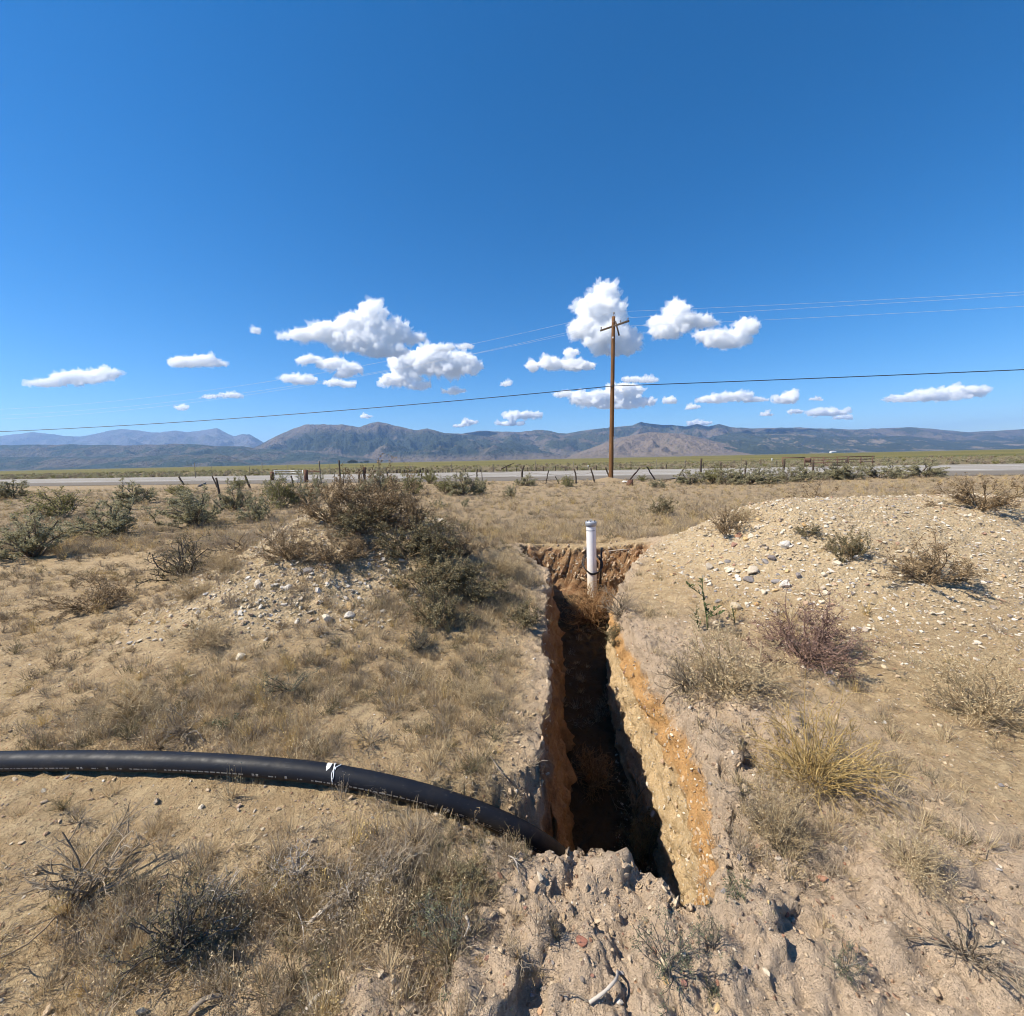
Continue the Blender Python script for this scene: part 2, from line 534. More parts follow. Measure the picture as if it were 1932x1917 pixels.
# gravel of the spoil heaps
vc2 = m.voro(p, 26.0, 'Color'); vd2 = m.voro(p, 26.0, 'Distance')
sep2 = m.n('SeparateColor'); m.l(vc2, sep2.inputs[0])
grc = m.ramp(sep2.outputs[0], [(0, (.58, .45, .27)), (.35, (.66, .54, .35)), (.6, (.50, .38, .235)), (.8, (.62, .55, .43)), (.93, (.28, .25, .22)), (1, (.46, .29, .17))])
grc = m.mix(m.mapr(vd2, .25, .55), grc, (.52, .395, .245))
grc = m.mix(m.mapr(n1, .35, .65, 0, .45), grc, (.58, .45, .28))
col = m.mix(m.math('MULTIPLY', m.attr('gravel'), m.mapr(n2, .25, .5, .6, 1)), col, grc)
# strata in the trench walls, by depth under the old surface
dp = m.math('ADD', m.attr('dep'), m.math('MULTIPLY', m.math('SUBTRACT', n2, 0.5), 0.22))
dp = m.math('ADD', dp, m.math('MULTIPLY', m.math('SUBTRACT', n1, 0.5), 0.2))
orange = m.mix(m.mapr(n3, .35, .7), (.56, .325, .145), (.48, .25, .10))
orange = m.mix(m.mapr(vd, .2, .5, 0, .35), orange, (.66, .42, .18))
yel = m.mix(m.mapr(n3, .35, .65), (.68, .515, .31), (.57, .40, .22))
yel = m.mix(m.mapr(vd, .15, .45, .5, 0), yel, (.72, .60, .43))
c1 = m.mix(m.mapr(dp, .14, .22), col, orange)
c2 = m.mix(m.mapr(dp, .36, .50), c1, yel)
# trench bottom: silt and litter brown, darkened to paint in the trench shade
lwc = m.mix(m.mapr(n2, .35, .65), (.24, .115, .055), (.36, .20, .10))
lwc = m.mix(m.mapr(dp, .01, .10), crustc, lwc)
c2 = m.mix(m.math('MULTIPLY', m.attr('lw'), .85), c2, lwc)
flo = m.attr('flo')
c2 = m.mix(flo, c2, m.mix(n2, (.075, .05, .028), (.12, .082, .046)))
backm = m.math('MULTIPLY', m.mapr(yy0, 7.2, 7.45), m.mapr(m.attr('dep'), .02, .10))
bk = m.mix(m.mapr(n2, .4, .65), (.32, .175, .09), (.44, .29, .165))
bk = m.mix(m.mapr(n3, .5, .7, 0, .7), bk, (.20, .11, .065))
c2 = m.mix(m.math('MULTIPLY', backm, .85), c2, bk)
# plain beyond: dry grass litter, then sagebrush flat, then green and straw meadow bands
yy = sep.outputs[1]
pl = m.mix(m.noise(p, 0.55, 6, 0.65), (.29, .215, .13), (.37, .275, .165))
pl = m.mix(m.mapr(m.noise(p, 2.6, 5, .7), .45, .7, 0, .7), pl, (.25, .185, .12))
c3 = m.mix(m.mapr(yy, 8.5, 11), c2, pl)
rx_ = m.math('ADD', yy, m.math('MULTIPLY', sep.outputs[0], 0.21))
stretch = m.mapping(p, (0.25, 1, 1), (0, 0, R(11)))
sg = m.mix(m.noise(stretch, 0.22, 5, .7), (.20, .155, .09), (.14, .12, .07))
c3 = m.mix(m.mapr(rx_, 51, 54), c3, sg)
stretch2 = m.mapping(p, (0.10, 1, 1), (0, 0, R(8)))
band = m.noise(stretch2, 0.014, 5, .6)
md = m.ramp(band, [(0, (.065, .072, .022)), (.40, (.10, .10, .034)), (.5, (.18, .15, .055)), (.56, (.085, .09, .03)), (.7, (.15, .13, .05)), (1, (.07, .075, .027))])
md = m.mix(m.mapr(m.noise(stretch, .08, 4, .7), .4, .7, 0, .4), md, (.17, .14, .065))
c3 = m.mix(m.mapr(rx_, 80, 150), c3, md)
c3 = m.mix(m.mapr(rx_, 2600, 5200), c3, (.24, .20, .125))
h1 = m.math('ADD', m.math('MULTIPLY', n3, 0.6), m.math('MULTIPLY', m.noise(p, 170.0, 3, .7), .5))
b0 = m.bump(m.noise(p, 18.0, 5, .7), 1.0, 0.045)
b1 = m.bump(h1, 1.0, 0.02, b0)
hst = m.math('MULTIPLY', m.mapr(vd, .4, .1), pebm)
hgr = m.math('MULTIPLY', m.mapr(vd2, .5, .1), m.attr('gravel'))
b2 = m.bump(m.math('ADD', hst, hgr), 0.9, 0.012, b1)
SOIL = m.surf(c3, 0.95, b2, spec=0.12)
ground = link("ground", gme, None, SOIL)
tag(ground, kind='structure')

BV = BVHTree.FromPolygons([Vector(v) for v in P.reshape(-1, 3).tolist()], quads.tolist(), epsilon=0.0)
def hit(px, py):
    d = Vector(ray(px, py)).normalized()
    h = BV.ray_cast(Vector(CAM), d, 60000)
    return np.array(h[0]) if h[0] is not None else at_z(px, py)
def zat(x, y):
    h = BV.ray_cast(Vector((x, y, 6.0)), Vector((0, 0, -1)), 20)
    return h[0].z if h[0] is not None else 0.0
def nat(x, y):
    h = BV.ray_cast(Vector((x, y, 6.0)), Vector((0, 0, -1)), 20)
    return h[1] if h[0] is not None else Vector((0, 0, 1))
def depth_of(pt): return float(np.dot(np.asarray(pt) - CAM, _f))

# ------------------------------------------------------------------ road
RD = np.array([1.0, -0.21, 0.0]); RD /= np.linalg.norm(RD)     # direction of the highway
RN = np.array([-RD[1], RD[0], 0.0])                              # across it, away from the camera
def road_pt(s, w, z): return np.array([7.0, 30.4, 0]) + RD * s + RN * w + np.array([0, 0, z])
def strip(name, w0, w1, z0, z1, mat, s0=-2500, s1=2500, step=None, parent=None):
    ss = np.concatenate([[s0], np.arange(max(s0, -300), min(s1, 300) + 1, 4.0), [s1]])
    ww = np.linspace(w0, w1, 5)
    V = [road_pt(s, w, z0 + (z1 - z0) * (w - w0) / (w1 - w0) + 0.0) for s in ss for w in ww]
    n = len(ww)
    i = np.arange(len(ss) - 1)[:, None] * n; j = np.arange(n - 1)[None, :]
    q = np.stack([i + j, i + n + j, i + n + j + 1, i + j + 1], -1).reshape(-1, 4)[:, ::-1]
    return link(name, mesh_np(name, np.array(V), q), parent, mat)
m = NT("asphalt")
p = m.pos()
pr = m.mapping(p, (0.06, 1, 1), (0, 0, R(11.8)))
c = m.mix(m.noise(pr, 1.1, 5, .6), (.25, .23, .205), (.31, .285, .255))
c = m.mix(m.mapr(m.noise(p, 30, 3, .7), .5, .8, 0, .3), c, (.2, .2, .2))
ASPH = m.surf(c, 1.0, None, spec=.03)
m = NT("road_shoulder_gravel")
p = m.pos()
c = m.mix(m.noise(p, 6, 5, .7), (.13, .115, .10), (.20, .175, .145))
SHOULD = m.surf(c, 0.95, m.bump(m.noise(p, 25, 4), .8, .03), spec=.1)
m = NT("road_paint")
p = m.pos()
c = m.mix(m.mapr(m.noise(p, 5, 5, .7), .35, .6), (.72, .72, .70), (.50, .49, .47))
PAINT = m.surf(c, 0.7)
sh = tag(strip("road_shoulder", 0.5, 3.1, 0.02, 0.20, SHOULD), kind='structure')
road = tag(strip("road", 3.1, 18.4, 0.20, 0.215, ASPH), kind='structure')
sh2 = tag(strip("far_verge", 18.4, 20.5, 0.215, 0.01, SOIL), kind='structure')
for nm, w in (("edge_line", 12.2), ("edge_line", 4.6)):
    strip(nm, w, w + 0.32, 0.226, 0.226, PAINT, -400, 400, parent=road)
k = 0
for s in np.arange(-150, 150, 9.0):
    V = [road_pt(s, 8.3, .226), road_pt(s + 3.2, 8.3, .226), road_pt(s + 3.2, 8.55, .226), road_pt(s, 8.55, .226)]
    link("lane_dash", mesh_np("lane_dash", np.array(V), np.array([[0, 1, 2, 3]])), road, PAINT)

# ------------------------------------------------------------------ mountains
def range_mesh(name, prof, D, mat, back=0.5, ampl=1.0, seed=0, rows_=46, cols_=300, front=0.42, foot=0.0):
    """a mountain range whose skyline follows measured directions at distance D; real relief in front and behind"""
    pr = np.array(prof, float)
    px = np.linspace(pr[0, 0], pr[-1, 0], cols_)
    py = np.interp(px, pr[:, 0], pr[:, 1])
    pts = np.array([at_depth(a, b, D) for a, b in zip(px, py)])
    crest = np.maximum(pts[:, 2], 4.0)
    base = pts.copy(); base[:, 2] = 0
    dirs = base[:, :2] / np.linalg.norm(base[:, :2], axis=1)[:, None]
    t = np.concatenate([np.linspace(-1, 0, rows_), np.linspace(0, 1, rows_ // 3)[1:]])
    V = np.zeros((len(t), cols_, 3))
    for i, tt in enumerate(t):
        if tt <= 0:
            off = tt * front * D
            hgt = crest * (1 + tt) ** 1.25
        else:
            off = tt * back * D * 0.4
            hgt = crest * (1 - tt) ** 1.1
        V[i, :, :2] = base[:, :2] + dirs * off
        V[i, :, 2] = hgt
    W = V.copy(); W[..., 2] = seed * 999.0
    sc = 1.0 / (0.085 * D)
    r1 = fbm(W, sc, 6, 0.52, 'r')
    edge = np.clip(1 - np.abs(t), 0, 1)[:, None]
    mid = np.clip(np.where(t[:, None] <= 0, 4 * (1 + t[:, None]) * (-t[:, None] + 0.02), 0.4), 0, 1)
    V[..., 2] += ampl * mid * crest[None, :] * 0.50 * r1
    jag = fbm(W, sc * 5, 4, .6)
    V[..., 2] += ampl * crest[None, :] * 0.022 * jag * edge
    V[..., 2] -= (1 - edge) ** 4 * 3.0
    me_ = mesh_np(name, V.reshape(-1, 3), np.stack([(ix := np.arange(len(t) * cols_).reshape(len(t), cols_))[:-1, :-1], ix[:-1, 1:], ix[1:, 1:], ix[1:, :-1]], -1).reshape(-1, 4))
    o = link(name, me_, None, mat)
    tag(o, kind='structure')
    return o

def mountain_mat(name, tan, forest, fscale, flo, fhi, zlo=None, zhi=None, snow=None):
    m = NT(name)
    p = m.pos(); s = m.n('SeparateXYZ'); m.l(p, s.inputs[0])
    c = m.mix(m.noise(p, fscale * 2.5, 5, .6), tan, tuple(v * 0.78 for v in tan))
    f = m.noise(p, fscale, 8, .68)
    fm = m.mapr(f, flo, fhi)
    c = m.mix(m.mapr(m.noise(p, fscale * 6, 5, .65), .5, .72, 0, .6), c, tuple(v * 0.5 for v in tan))
    if zlo is not None:
        fm = m.math('MULTIPLY', fm, m.mapr(s.outputs[2], zlo[0], zlo[1]))
    if zhi is not None:
        fm = m.math('MULTIPLY', fm, m.mapr(s.outputs[2], zhi[0], zhi[1], 1, 0.15))
    c = m.mix(fm, c, forest)
    if snow is not None:
        c = m.mix(m.math('MULTIPLY', m.mapr(s.outputs[2], snow[0], snow[1]), m.mapr(m.noise(p, fscale * 4, 5, .6), .55, .62)), c, (.8, .8, .8))
    return m.surf(c, 1.0, m.bump(m.noise(p, fscale * 10, 5, .6), 1.0, 1.2 / fscale * 0.10), spec=0.0)

M_far = mountain_mat("granite_peaks", (.17, .16, .16), (.10, .11, .10), 1 / 900, .5, .6)
M_big = mountain_mat("big_mountain_slopes", (.17, .137, .108), (.042, .052, .040), 1 / 1300, .40, .50, zlo=(25, 140), zhi=(520, 760))
M_rng = mountain_mat("range_slopes", (.17, .14, .11), (.055, .064, .045), 1 / 800, .44, .54, zlo=(30, 120))
M_dark = mountain_mat("forested_slopes", (.26, .21, .155), (.048, .058, .040), 1 / 500, .36, .47)
M_tan = mountain_mat("bare_hill_slopes", (.225, .175, .13), (.11, .105, .075), 1 / 420, .60, .70)
M_low = mountain_mat("low_hill_slopes", (.14, .123, .10), (.05, .066, .052), 1 / 700, .42, .55)

range_mesh("far_peaks", [(-900, 880), (-500, 845), (-200, 822), (-60, 830), (60, 815), (150, 824), (230, 808), (290, 816), (328, 812), (352, 815), (375, 812), (408, 807), (424, 815), (441, 823), (458, 819), (471, 819), (483, 826), (497, 834), (540, 842), (640, 850), (760, 862)], 16500, M_far, ampl=.8, seed=1, cols_=380)
range_mesh("right_range", [(780, 850), (840, 832), (878, 817), (908, 813), (940, 814), (977, 815), (1014, 811), (1040, 813), (1061, 818), (1098, 813), (1148, 806), (1192, 803), (1209, 796), (1225, 799), (1242, 801), (1279, 803), (1296, 805), (1316, 799), (1336, 804), (1356, 800), (1380, 806), (1454, 808), (1494, 806), (1605, 810), (1720, 806), (1830, 815), (1960, 808), (2200, 820), (2600, 815), (3000, 850)], 11500, M_rng, seed=2, cols_=420)
range_mesh("big_mountain", [(330, 880), (420, 862), (482, 843), (526, 820), (555, 808), (574, 802), (610, 799), (645, 801), (677, 805), (695, 800), (714, 795), (730, 798), (744, 803), (785, 812), (805, 808), (838, 817), (875, 818), (920, 823), (972, 832), (1007, 838), (1074, 853), (1110, 864)], 9800, M_big, seed=3, cols_=380)
range_mesh("forest_ridge", [(1230, 862), (1290, 838), (1330, 826), (1380, 816), (1430, 819), (1500, 818), (1560, 822), (1605, 824), (1700, 822), (1800, 830), (1950, 828), (2150, 836), (2500, 838)], 9200, M_dark, seed=4, ampl=.9, cols_=260)
range_mesh("bare_hill", [(1060, 866), (1101, 850), (1140, 836), (1172, 825), (1200, 819), (1226, 815), (1260, 816), (1290, 819), (1310, 823), (1335, 829), (1360, 835), (1394, 846), (1440, 862)], 7200, M_tan, seed=5, cols_=220, front=.3)
range_mesh("left_low_hills", [(-900, 862), (-400, 850), (-100, 842), (120, 838), (240, 840), (328, 837), (370, 838), (408, 841), (458, 842), (485, 846), (540, 848), (593, 850), (640, 855), (690, 861), (740, 868)], 7000, M_low, seed=6, cols_=320, front=.3)
range_mesh("left_near_hill", [(-300, 872), (-40, 862), (160, 862), (260, 862), (328, 857), (372, 858), (408, 855), (434, 860), (455, 868), (485, 878)], 5400, M_low, seed=7, cols_=200, front=.25)

# ------------------------------------------------------------------ haze
bm = bmesh.new()
bmesh.ops.create_cube(bm, size=2.0)
for v in bm.verts:
    v.co = Vector((v.co.x * 27000, v.co.y * 27000 , -5.0 if v.co.z < 0 else 1560.0))
hme = bpy.data.meshes.new("haze"); bm.to_mesh(hme); bm.free()
m = NT("haze_air")
pv = m.n('VolumePrincipled')
pv.inputs['Color'].default_value = (.33, .57, 1.0, 1)
pv.inputs['Density'].default_value = 3.9e-5
pv.inputs['Anisotropy'].default_value = 0.2
m.l(pv.outputs[0], m.out.inputs['Volume'])
haze = tag(link("haze", hme, None, m.m), kind='stuff')
# ------------------------------------------------------------------ clouds
m = NT("cloud_vapour")
pv = m.n('VolumePrincipled')
pv.inputs['Color'].default_value = (1, 1, 1, 1)
pv.inputs['Density'].default_value = 0.012
pv.inputs['Anisotropy'].default_value = 0.0
m.l(pv.outputs[0], m.out.inputs['Volume'])
CLOUD = m.m
m = NT("cloud_veil")
pv = m.n('VolumePrincipled')
pv.inputs['Color'].default_value = (1, 1, 1, 1)
pv.inputs['Density'].default_value = 0.0045
m.l(pv.outputs[0], m.out.inputs['Volume'])
VEIL = m.m
CLOUD_ALT = 2500.0
def horizon_y(px): return 867.0 - (px - 966.0) * math.tan(ROLL)
def cloud_mesh(blobs, seed, puff, grow_, mat, vox, flatb=0.0):
    rr = np.random.RandomState(seed)
    base_py = max(b[1] + b[3] for b in blobs)
    bx = np.mean([b[0] for b in blobs])
    dist = CLOUD_ALT * F / max(horizon_y(bx) - base_py, 25.0)
    k = dist / F                      # metres per unit at that distance
    bm = bmesh.new()
    for (px, py, rx, ry) in blobs:
        c = at_depth(px, py, dist)
        mt = Matrix.Translation(Vector(c)) @ Matrix.Diagonal((rx * k * 0.88 * grow_, min(rx, 1.6 * ry) * k * 0.8 * grow_, ry * k * 0.86 * grow_, 1))
        bmesh.ops.create_icosphere(bm, subdivisions=3, radius=1.0, matrix=mt)
        n = int(8 + rx * ry / 26)
        for i in range(n):
            a = rr.uniform(0, 2 * math.pi); q = math.sqrt(rr.uniform(0, 1))
            q = 0.35 + 0.65 * q
            ox, oy = math.cos(a) * q * rx * 0.92, math.sin(a) * q * ry * 0.86
            r = min(rx, ry) * rr.uniform(0.22, 0.52) * (1.15 - 0.5 * q)
            r = max(r, 2.6) * grow_
            c = at_depth(px + ox, min(py + oy, base_py - r * 0.5), dist + rr.normal() * min(rx, 40) * 0.35 * k)
            mt = Matrix.Translation(Vector(c)) @ Matrix.Diagonal((r * k * 1.15, r * k * 1.15, r * k * 0.95, 1))
            bmesh.ops.create_icosphere(bm, subdivisions=2, radius=1.0, matrix=mt)
    me0 = bpy.data.meshes.new("cloud_tmp"); bm.to_mesh(me0); bm.free()
    ob = bpy.data.objects.new("cloud_tmp", me0); COL.objects.link(ob)
    rm = ob.modifiers.new("r", 'REMESH'); rm.mode = 'VOXEL'
    rm.voxel_size = (1.15 if len(blobs) > 3 else 1.0) * k * vox
    dg = bpy.context.evaluated_depsgraph_get()
    me = bpy.data.meshes.new_from_object(ob.evaluated_get(dg))
    bpy.data.objects.remove(ob); bpy.data.meshes.remove(me0)
    V = np.zeros(len(me.vertices) * 3, dtype=np.float32); me.vertices.foreach_get('co', V); V = V.reshape(-1, 3).astype(float)
    N = np.zeros(len(me.vertices) * 3, dtype=np.float32); me.vertex_normals.foreach_get('vector', N); N = N.reshape(-1, 3)
    d = fbm(V, 1 / (22 * k), 5, 0.78, 'b') * 9.5 * k * puff * np.clip(np.mean([b[3] for b in blobs]) / 14, .7, 1.2)
    V = V + N * d[:, None]
    zb = at_depth(bx, base_py, dist)[2]
    lo_ = zb + 2.0 * k
    V[:, 2] = np.where(V[:, 2] < lo_, lo_ + (V[:, 2] - lo_) * 0.3, V[:, 2])
    V[:, 2] = np.maximum(V[:, 2], 1700.0)
    me.vertices.foreach_set('co', V.astype(np.float32).ravel())
    me.materials.clear(); me.materials.append(mat)
    me.update()
    return me
def cloud(name_label, blobs, seed, group=None):
    o = link("cloud", cloud_mesh(blobs, seed, 1.0, 1.0, CLOUD, 1.0))
    v = link("veil", cloud_mesh(blobs, seed + 500, 2.8, 1.12, VEIL, 2.0), o)
    v["kind"] = "stuff"
    tag(o, name_label, "cloud", group or "cumulus clouds over the mountains")
    return o
CL = [
 ("largest white cumulus cloud, left of the pole, with a pointed top", [(702, 592, 26, 28), (665, 615, 36, 22), (620, 625, 36, 20), (575, 630, 32, 13), (540, 634, 20, 7), (745, 625, 32, 24), (690, 645, 60, 22), (780, 638, 24, 10), (725, 662, 50, 14), (640, 652, 24, 10)]),
 ("white billowy cloud just below and right of the largest cumulus", [(768, 686, 36, 25), (815, 680, 42, 27), (862, 686, 36, 22), (893, 692, 20, 14), (755, 715, 42, 13), (790, 729, 26, 8)]),
 ("small ragged cloud between the largest cumulus and the billowy one on its right", [(838, 656, 22, 8), (878, 652, 20, 6)]),
 ("thin streaky cloud under the left half of the largest cumulus", [(585, 678, 30, 9), (625, 686, 34, 11), (660, 695, 28, 12), (650, 706, 20, 8)]),
 ("small oval cloud under the left end of the streaky cloud", [(548, 714, 22, 9), (575, 718, 26, 9)]),
 ("small flat cloud right of the oval one, low under the largest cumulus", [(630, 722, 22, 7), (655, 725, 22, 7)]),
 ("tall white cumulus tower rising behind the utility pole top", [(1140, 556, 24, 22), (1122, 585, 36, 28), (1152, 592, 28, 30), (1105, 618, 34, 22), (1150, 635, 52, 28), (1190, 640, 24, 20), (1160, 660, 50, 12)]),
 ("broken white cloud low left of the tall cumulus tower", [(1005, 690, 16, 11), (1040, 686, 24, 13), (1085, 688, 30, 13), (1078, 665, 18, 9), (1110, 690, 16, 9)]),
 ("white cloud with a rounded top right of the tall tower", [(1277, 585, 24, 20), (1290, 605, 40, 18), (1255, 625, 30, 16), (1330, 608, 26, 12), (1240, 606, 14, 14)]),
 ("low dome shaped cloud at the right end of the upper row", [(1368, 640, 56, 15), (1410, 618, 24, 17), (1335, 632, 30, 11), (1370, 652, 36, 7)]),
 ("broad layered cloud crossing behind the middle of the utility pole", [(1130, 752, 62, 14), (1180, 738, 38, 16), (1165, 764, 50, 9), (1075, 742, 36, 6), (1215, 757, 26, 9)]),
 ("small flat cloud right of the pole above the layered cloud", [(1192, 716, 24, 7), (1220, 717, 20, 6)]),
 ("little puff right of the broad layered cloud", [(1263, 755, 15, 8)]),
 ("long flat cloud low in the sky at right", [(1345, 753, 36, 7), (1385, 748, 40, 9), (1425, 754, 28, 6)]),
 ("small peaked puff at the right end of the long flat cloud", [(1485, 752, 24, 10), (1494, 744, 12, 9)]),
 ("flat cloud at the left edge above the small hazy hills", [(345, 683, 30, 11), (385, 680, 34, 12), (410, 686, 20, 7)]),
 ("thin sliver of cloud over the left peaks", [(395, 748, 20, 5), (430, 746, 26, 5)]),
 ("tiny cloud at the left edge just over the low cable", [(342, 769, 16, 6)]),
 ("flat faint cloud over the middle of the range", [(985, 783, 40, 8), (962, 799, 28, 5)]),
 ("small pale cloud above the right shoulder of the big mountain", [(884, 797, 16, 7), (866, 803, 14, 4)]),
 ("small pale cloud resting behind the twin peaks", [(1320, 798, 24, 6)]),
 ("faint pale cloud low over the forested ridge at right", [(1560, 778, 40, 8), (1500, 776, 16, 5)]),
 ("tiny cloud puff between the billowy cloud and the pole", [(954, 725, 13, 5)]),
 ("small flat cloud fragment under the billowy cloud", [(858, 738, 26, 6)]),
 ("small round cloud left of the long flat cloud", [(1308, 767, 15, 5)]),
 ("tiny wisp of cloud left of the largest cumulus", [(483, 624, 10, 6)]),
 ("tiny faint cloud above the right end of the forested ridge", [(1590, 787, 18, 5)]),
 ("tiny flat cloud above the forested ridge, left of the faint pale one", [(1445, 782, 16, 4)]),
 ("small wisp right of the long flat cloud, above the faint pale one", [(1540, 752, 14, 4)]),
 ("tiny puff above the big mountain, left of its pale cloud", [(690, 786, 11, 4)]),
 ("flat cloud far left over the low hills", [(150, 712, 60, 14), (90, 722, 40, 9), (200, 705, 30, 11)]),
 ("flat cloud far right over the forested ridge", [(1760, 745, 60, 12), (1820, 738, 40, 12), (1700, 752, 36, 7)]),
]
for i, (lab, blobs) in enumerate(CL):
    cloud(lab, blobs, 100 + i)
# ================================================================== plants
def plant_mat(name, c0, c1, c2, rough=0.85, transl=0.25, spec=0.15):
    m = NT(name)
    t = m.attr('tint')
    oi = m.n('ObjectInfo').outputs['Random']
    f = m.math('ADD', m.math('MULTIPLY', t, 0.8), m.math('MULTIPLY', oi, 0.2))
    c = m.ramp(f, [(0.0, c0), (0.5, c1), (1.0, c2)])
    return m.surf(c, rough, transl=transl, spec=spec)
STRAW = plant_mat("dry_straw", (.33, .235, .13), (.50, .385, .225), (.68, .56, .37))
STRAWGREY = plant_mat("grey_dry_stems", (.20, .155, .11), (.34, .27, .19), (.52, .44, .33))
GOLD = plant_mat("golden_dry_stems", (.36, .24, .09), (.52, .37, .15), (.68, .53, .27))
SAGE = plant_mat("sage_leaves", (.20, .185, .105), (.34, .315, .19), (.50, .46, .29), transl=.35)
RABBIT = plant_mat("rabbitbrush_leaves", (.12, .12, .045), (.22, .21, .085), (.38, .34, .13), transl=.2)
OLIVE = plant_mat("olive_weed_leaves", (.11, .096, .052), (.19, .162, .09), (.31, .26, .155), transl=.2)
BROWNW = plant_mat("brown_weed_heads", (.15, .105, .062), (.25, .18, .105), (.37, .275, .165), transl=.15)
WOOD = plant_mat("grey_brown_wood", (.10, .08, .06), (.18, .145, .11), (.30, .25, .20), transl=0.0)
REDTWIG = plant_mat("dark_red_twigs", (.12, .072, .056), (.20, .125, .098), (.31, .21, .165), transl=0.0)
RUST = plant_mat("rusty_tumbleweed", (.19, .10, .05), (.34, .20, .10), (.50, .33, .17), transl=.15)
GREEN = plant_mat("green_leaves", (.05, .085, .025), (.085, .14, .04), (.15, .20, .07), transl=.25)
GREYGREEN = plant_mat("grey_green_leaves", (.075, .09, .05), (.14, .155, .09), (.24, .25, .16), transl=.2)
BLEACHED = plant_mat("bleached_wood", (.26, .22, .18), (.42, .37, .31), (.62, .56, .49), transl=0.0)
DARKTWIG = plant_mat("dark_dead_twigs", (.05, .042, .035), (.11, .095, .08), (.24, .215, .185), transl=0.0)

def unit(v): return v / (np.linalg.norm(v) + 1e-12)

def stem_line(rr, p0, d0, length, n=5, wob=0.18, up=0.0, bend=None):
    P = [np.array(p0, float)]; d = unit(np.array(d0, float))
    for i in range(n):
        d = unit(d + rr.normal(size=3) * wob + np.array([0, 0, up]) + (bend if bend is not None else 0))
        P.append(P[-1] + d * length / n)
    return np.array(P)

def ribbons(mb, P, w, rr, tint):
    """thin flat blade along P"""
    n = len(P)
    T = unit(P[-1] - P[0]); side = unit(np.cross(T, rr.normal(size=3)))
    ww = w * np.linspace(1, 0.25, n)
    V = np.empty((2 * n, 3)); V[0::2] = P - side * ww[:, None]; V[1::2] = P + side * ww[:, None]
    i = np.arange(n - 1) * 2
    mb.add(V, np.stack([i, i + 1, i + 3, i + 2], -1), None, tint)

def leaf_quads(mb, C, size, rr, elong=2.2, tint=(0, 1), upbias=0.2):
    """many small leaves at centres C (k,3)"""
    k = len(C)
    if k == 0: return
    d = rr.normal(size=(k, 3)); d[:, 2] += upbias; d /= np.linalg.norm(d, axis=1)[:, None]
    s = np.cross(d, rr.normal(size=(k, 3))); s /= np.linalg.norm(s, axis=1)[:, None] + 1e-9
    L = size * rr.uniform(.6, 1.4, (k, 1)); W = L / elong
    V = np.stack([C - d * L * .5, C + s * W * .5, C + d * L * .5, C - s * W * .5], 1).reshape(-1, 3)
    q = np.arange(4 * k).reshape(k, 4)
    t0 = rr.uniform(tint[0], tint[1], k)
    mb.v.append(V.astype(np.float32)); mb.a.append(np.repeat(t0, 4).astype(np.float32))
    mb.q.append(q.astype(np.int32) + mb.n); mb.n += len(V)

def shrub(seed, n=16, h=0.7, w=0.5, levels=2, sub=4, leaf=0.03, nleaf=10, wob=0.16, spread=0.9, up=0.05, thick=0.012, elong=2.5, curl=0.0, flat=0.55, tips=0.35):
    """unit shrub: (stems MB, leaves MB); grows to about height h and half-width w"""
    rr = np.random.RandomState(seed)
    st, lf = MB(), MB()
    lines = []
    for i in range(n):
        a = rr.uniform(0, 2 * math.pi); tilt = rr.uniform(0.05, 1.0) ** 0.7 * spread
        d = np.array([math.cos(a) * math.sin(tilt) * 1.0, math.sin(a) * math.sin(tilt), math.cos(tilt) * 1.0])
        L = 1.0 / math.sqrt((math.sin(tilt) / w) ** 2 + (math.cos(tilt) / h) ** 2) * rr.uniform(.72, 1.02)
        P = stem_line(rr, (rr.normal() * .04 * w / .5, rr.normal() * .04 * w / .5, 0), d, L, 5, wob, up)
        st.tube(P, thick * np.linspace(1, .45, len(P)), 3, False, rr.uniform(0, 1))
        lines.append((P, L))
        cur = [(P, L)]
        for lv in range(levels):
            nxt = []
            for (Q, LQ) in cur:
                for k in range(sub):
                    t = rr.uniform(.25, 1.0) * (len(Q) - 1.001)
                    b = Q[int(t)] + (Q[int(t) + 1] - Q[int(t)]) * (t % 1)
                    dd = unit(unit(Q[-1] - Q[0]) + rr.normal(size=3) * flat)
                    l2 = LQ * rr.uniform(.25, .5)
                    S_ = stem_line(rr, b, dd, l2, 4 if curl == 0 else 6, wob + curl, up)
                    st.tube(S_, thick * (.45 ** (lv + 1)) * np.linspace(1, .5, len(S_)), 3, False, rr.uniform(0, 1))
                    nxt.append((S_, l2)); lines.append((S_, l2))
            cur = nxt
    C = []
    for Q, LQ in lines:
        t = rr.uniform(tips, 1.0, nleaf) * (len(Q) - 1.001)
        i = t.astype(int); f = (t % 1)[:, None]
        C.append(Q[i] * (1 - f) + Q[i + 1] * f + rr.normal(size=(nleaf, 3)) * leaf * .5)
    if nleaf: leaf_quads(lf, np.concatenate(C), leaf, rr, elong)
    return st, lf

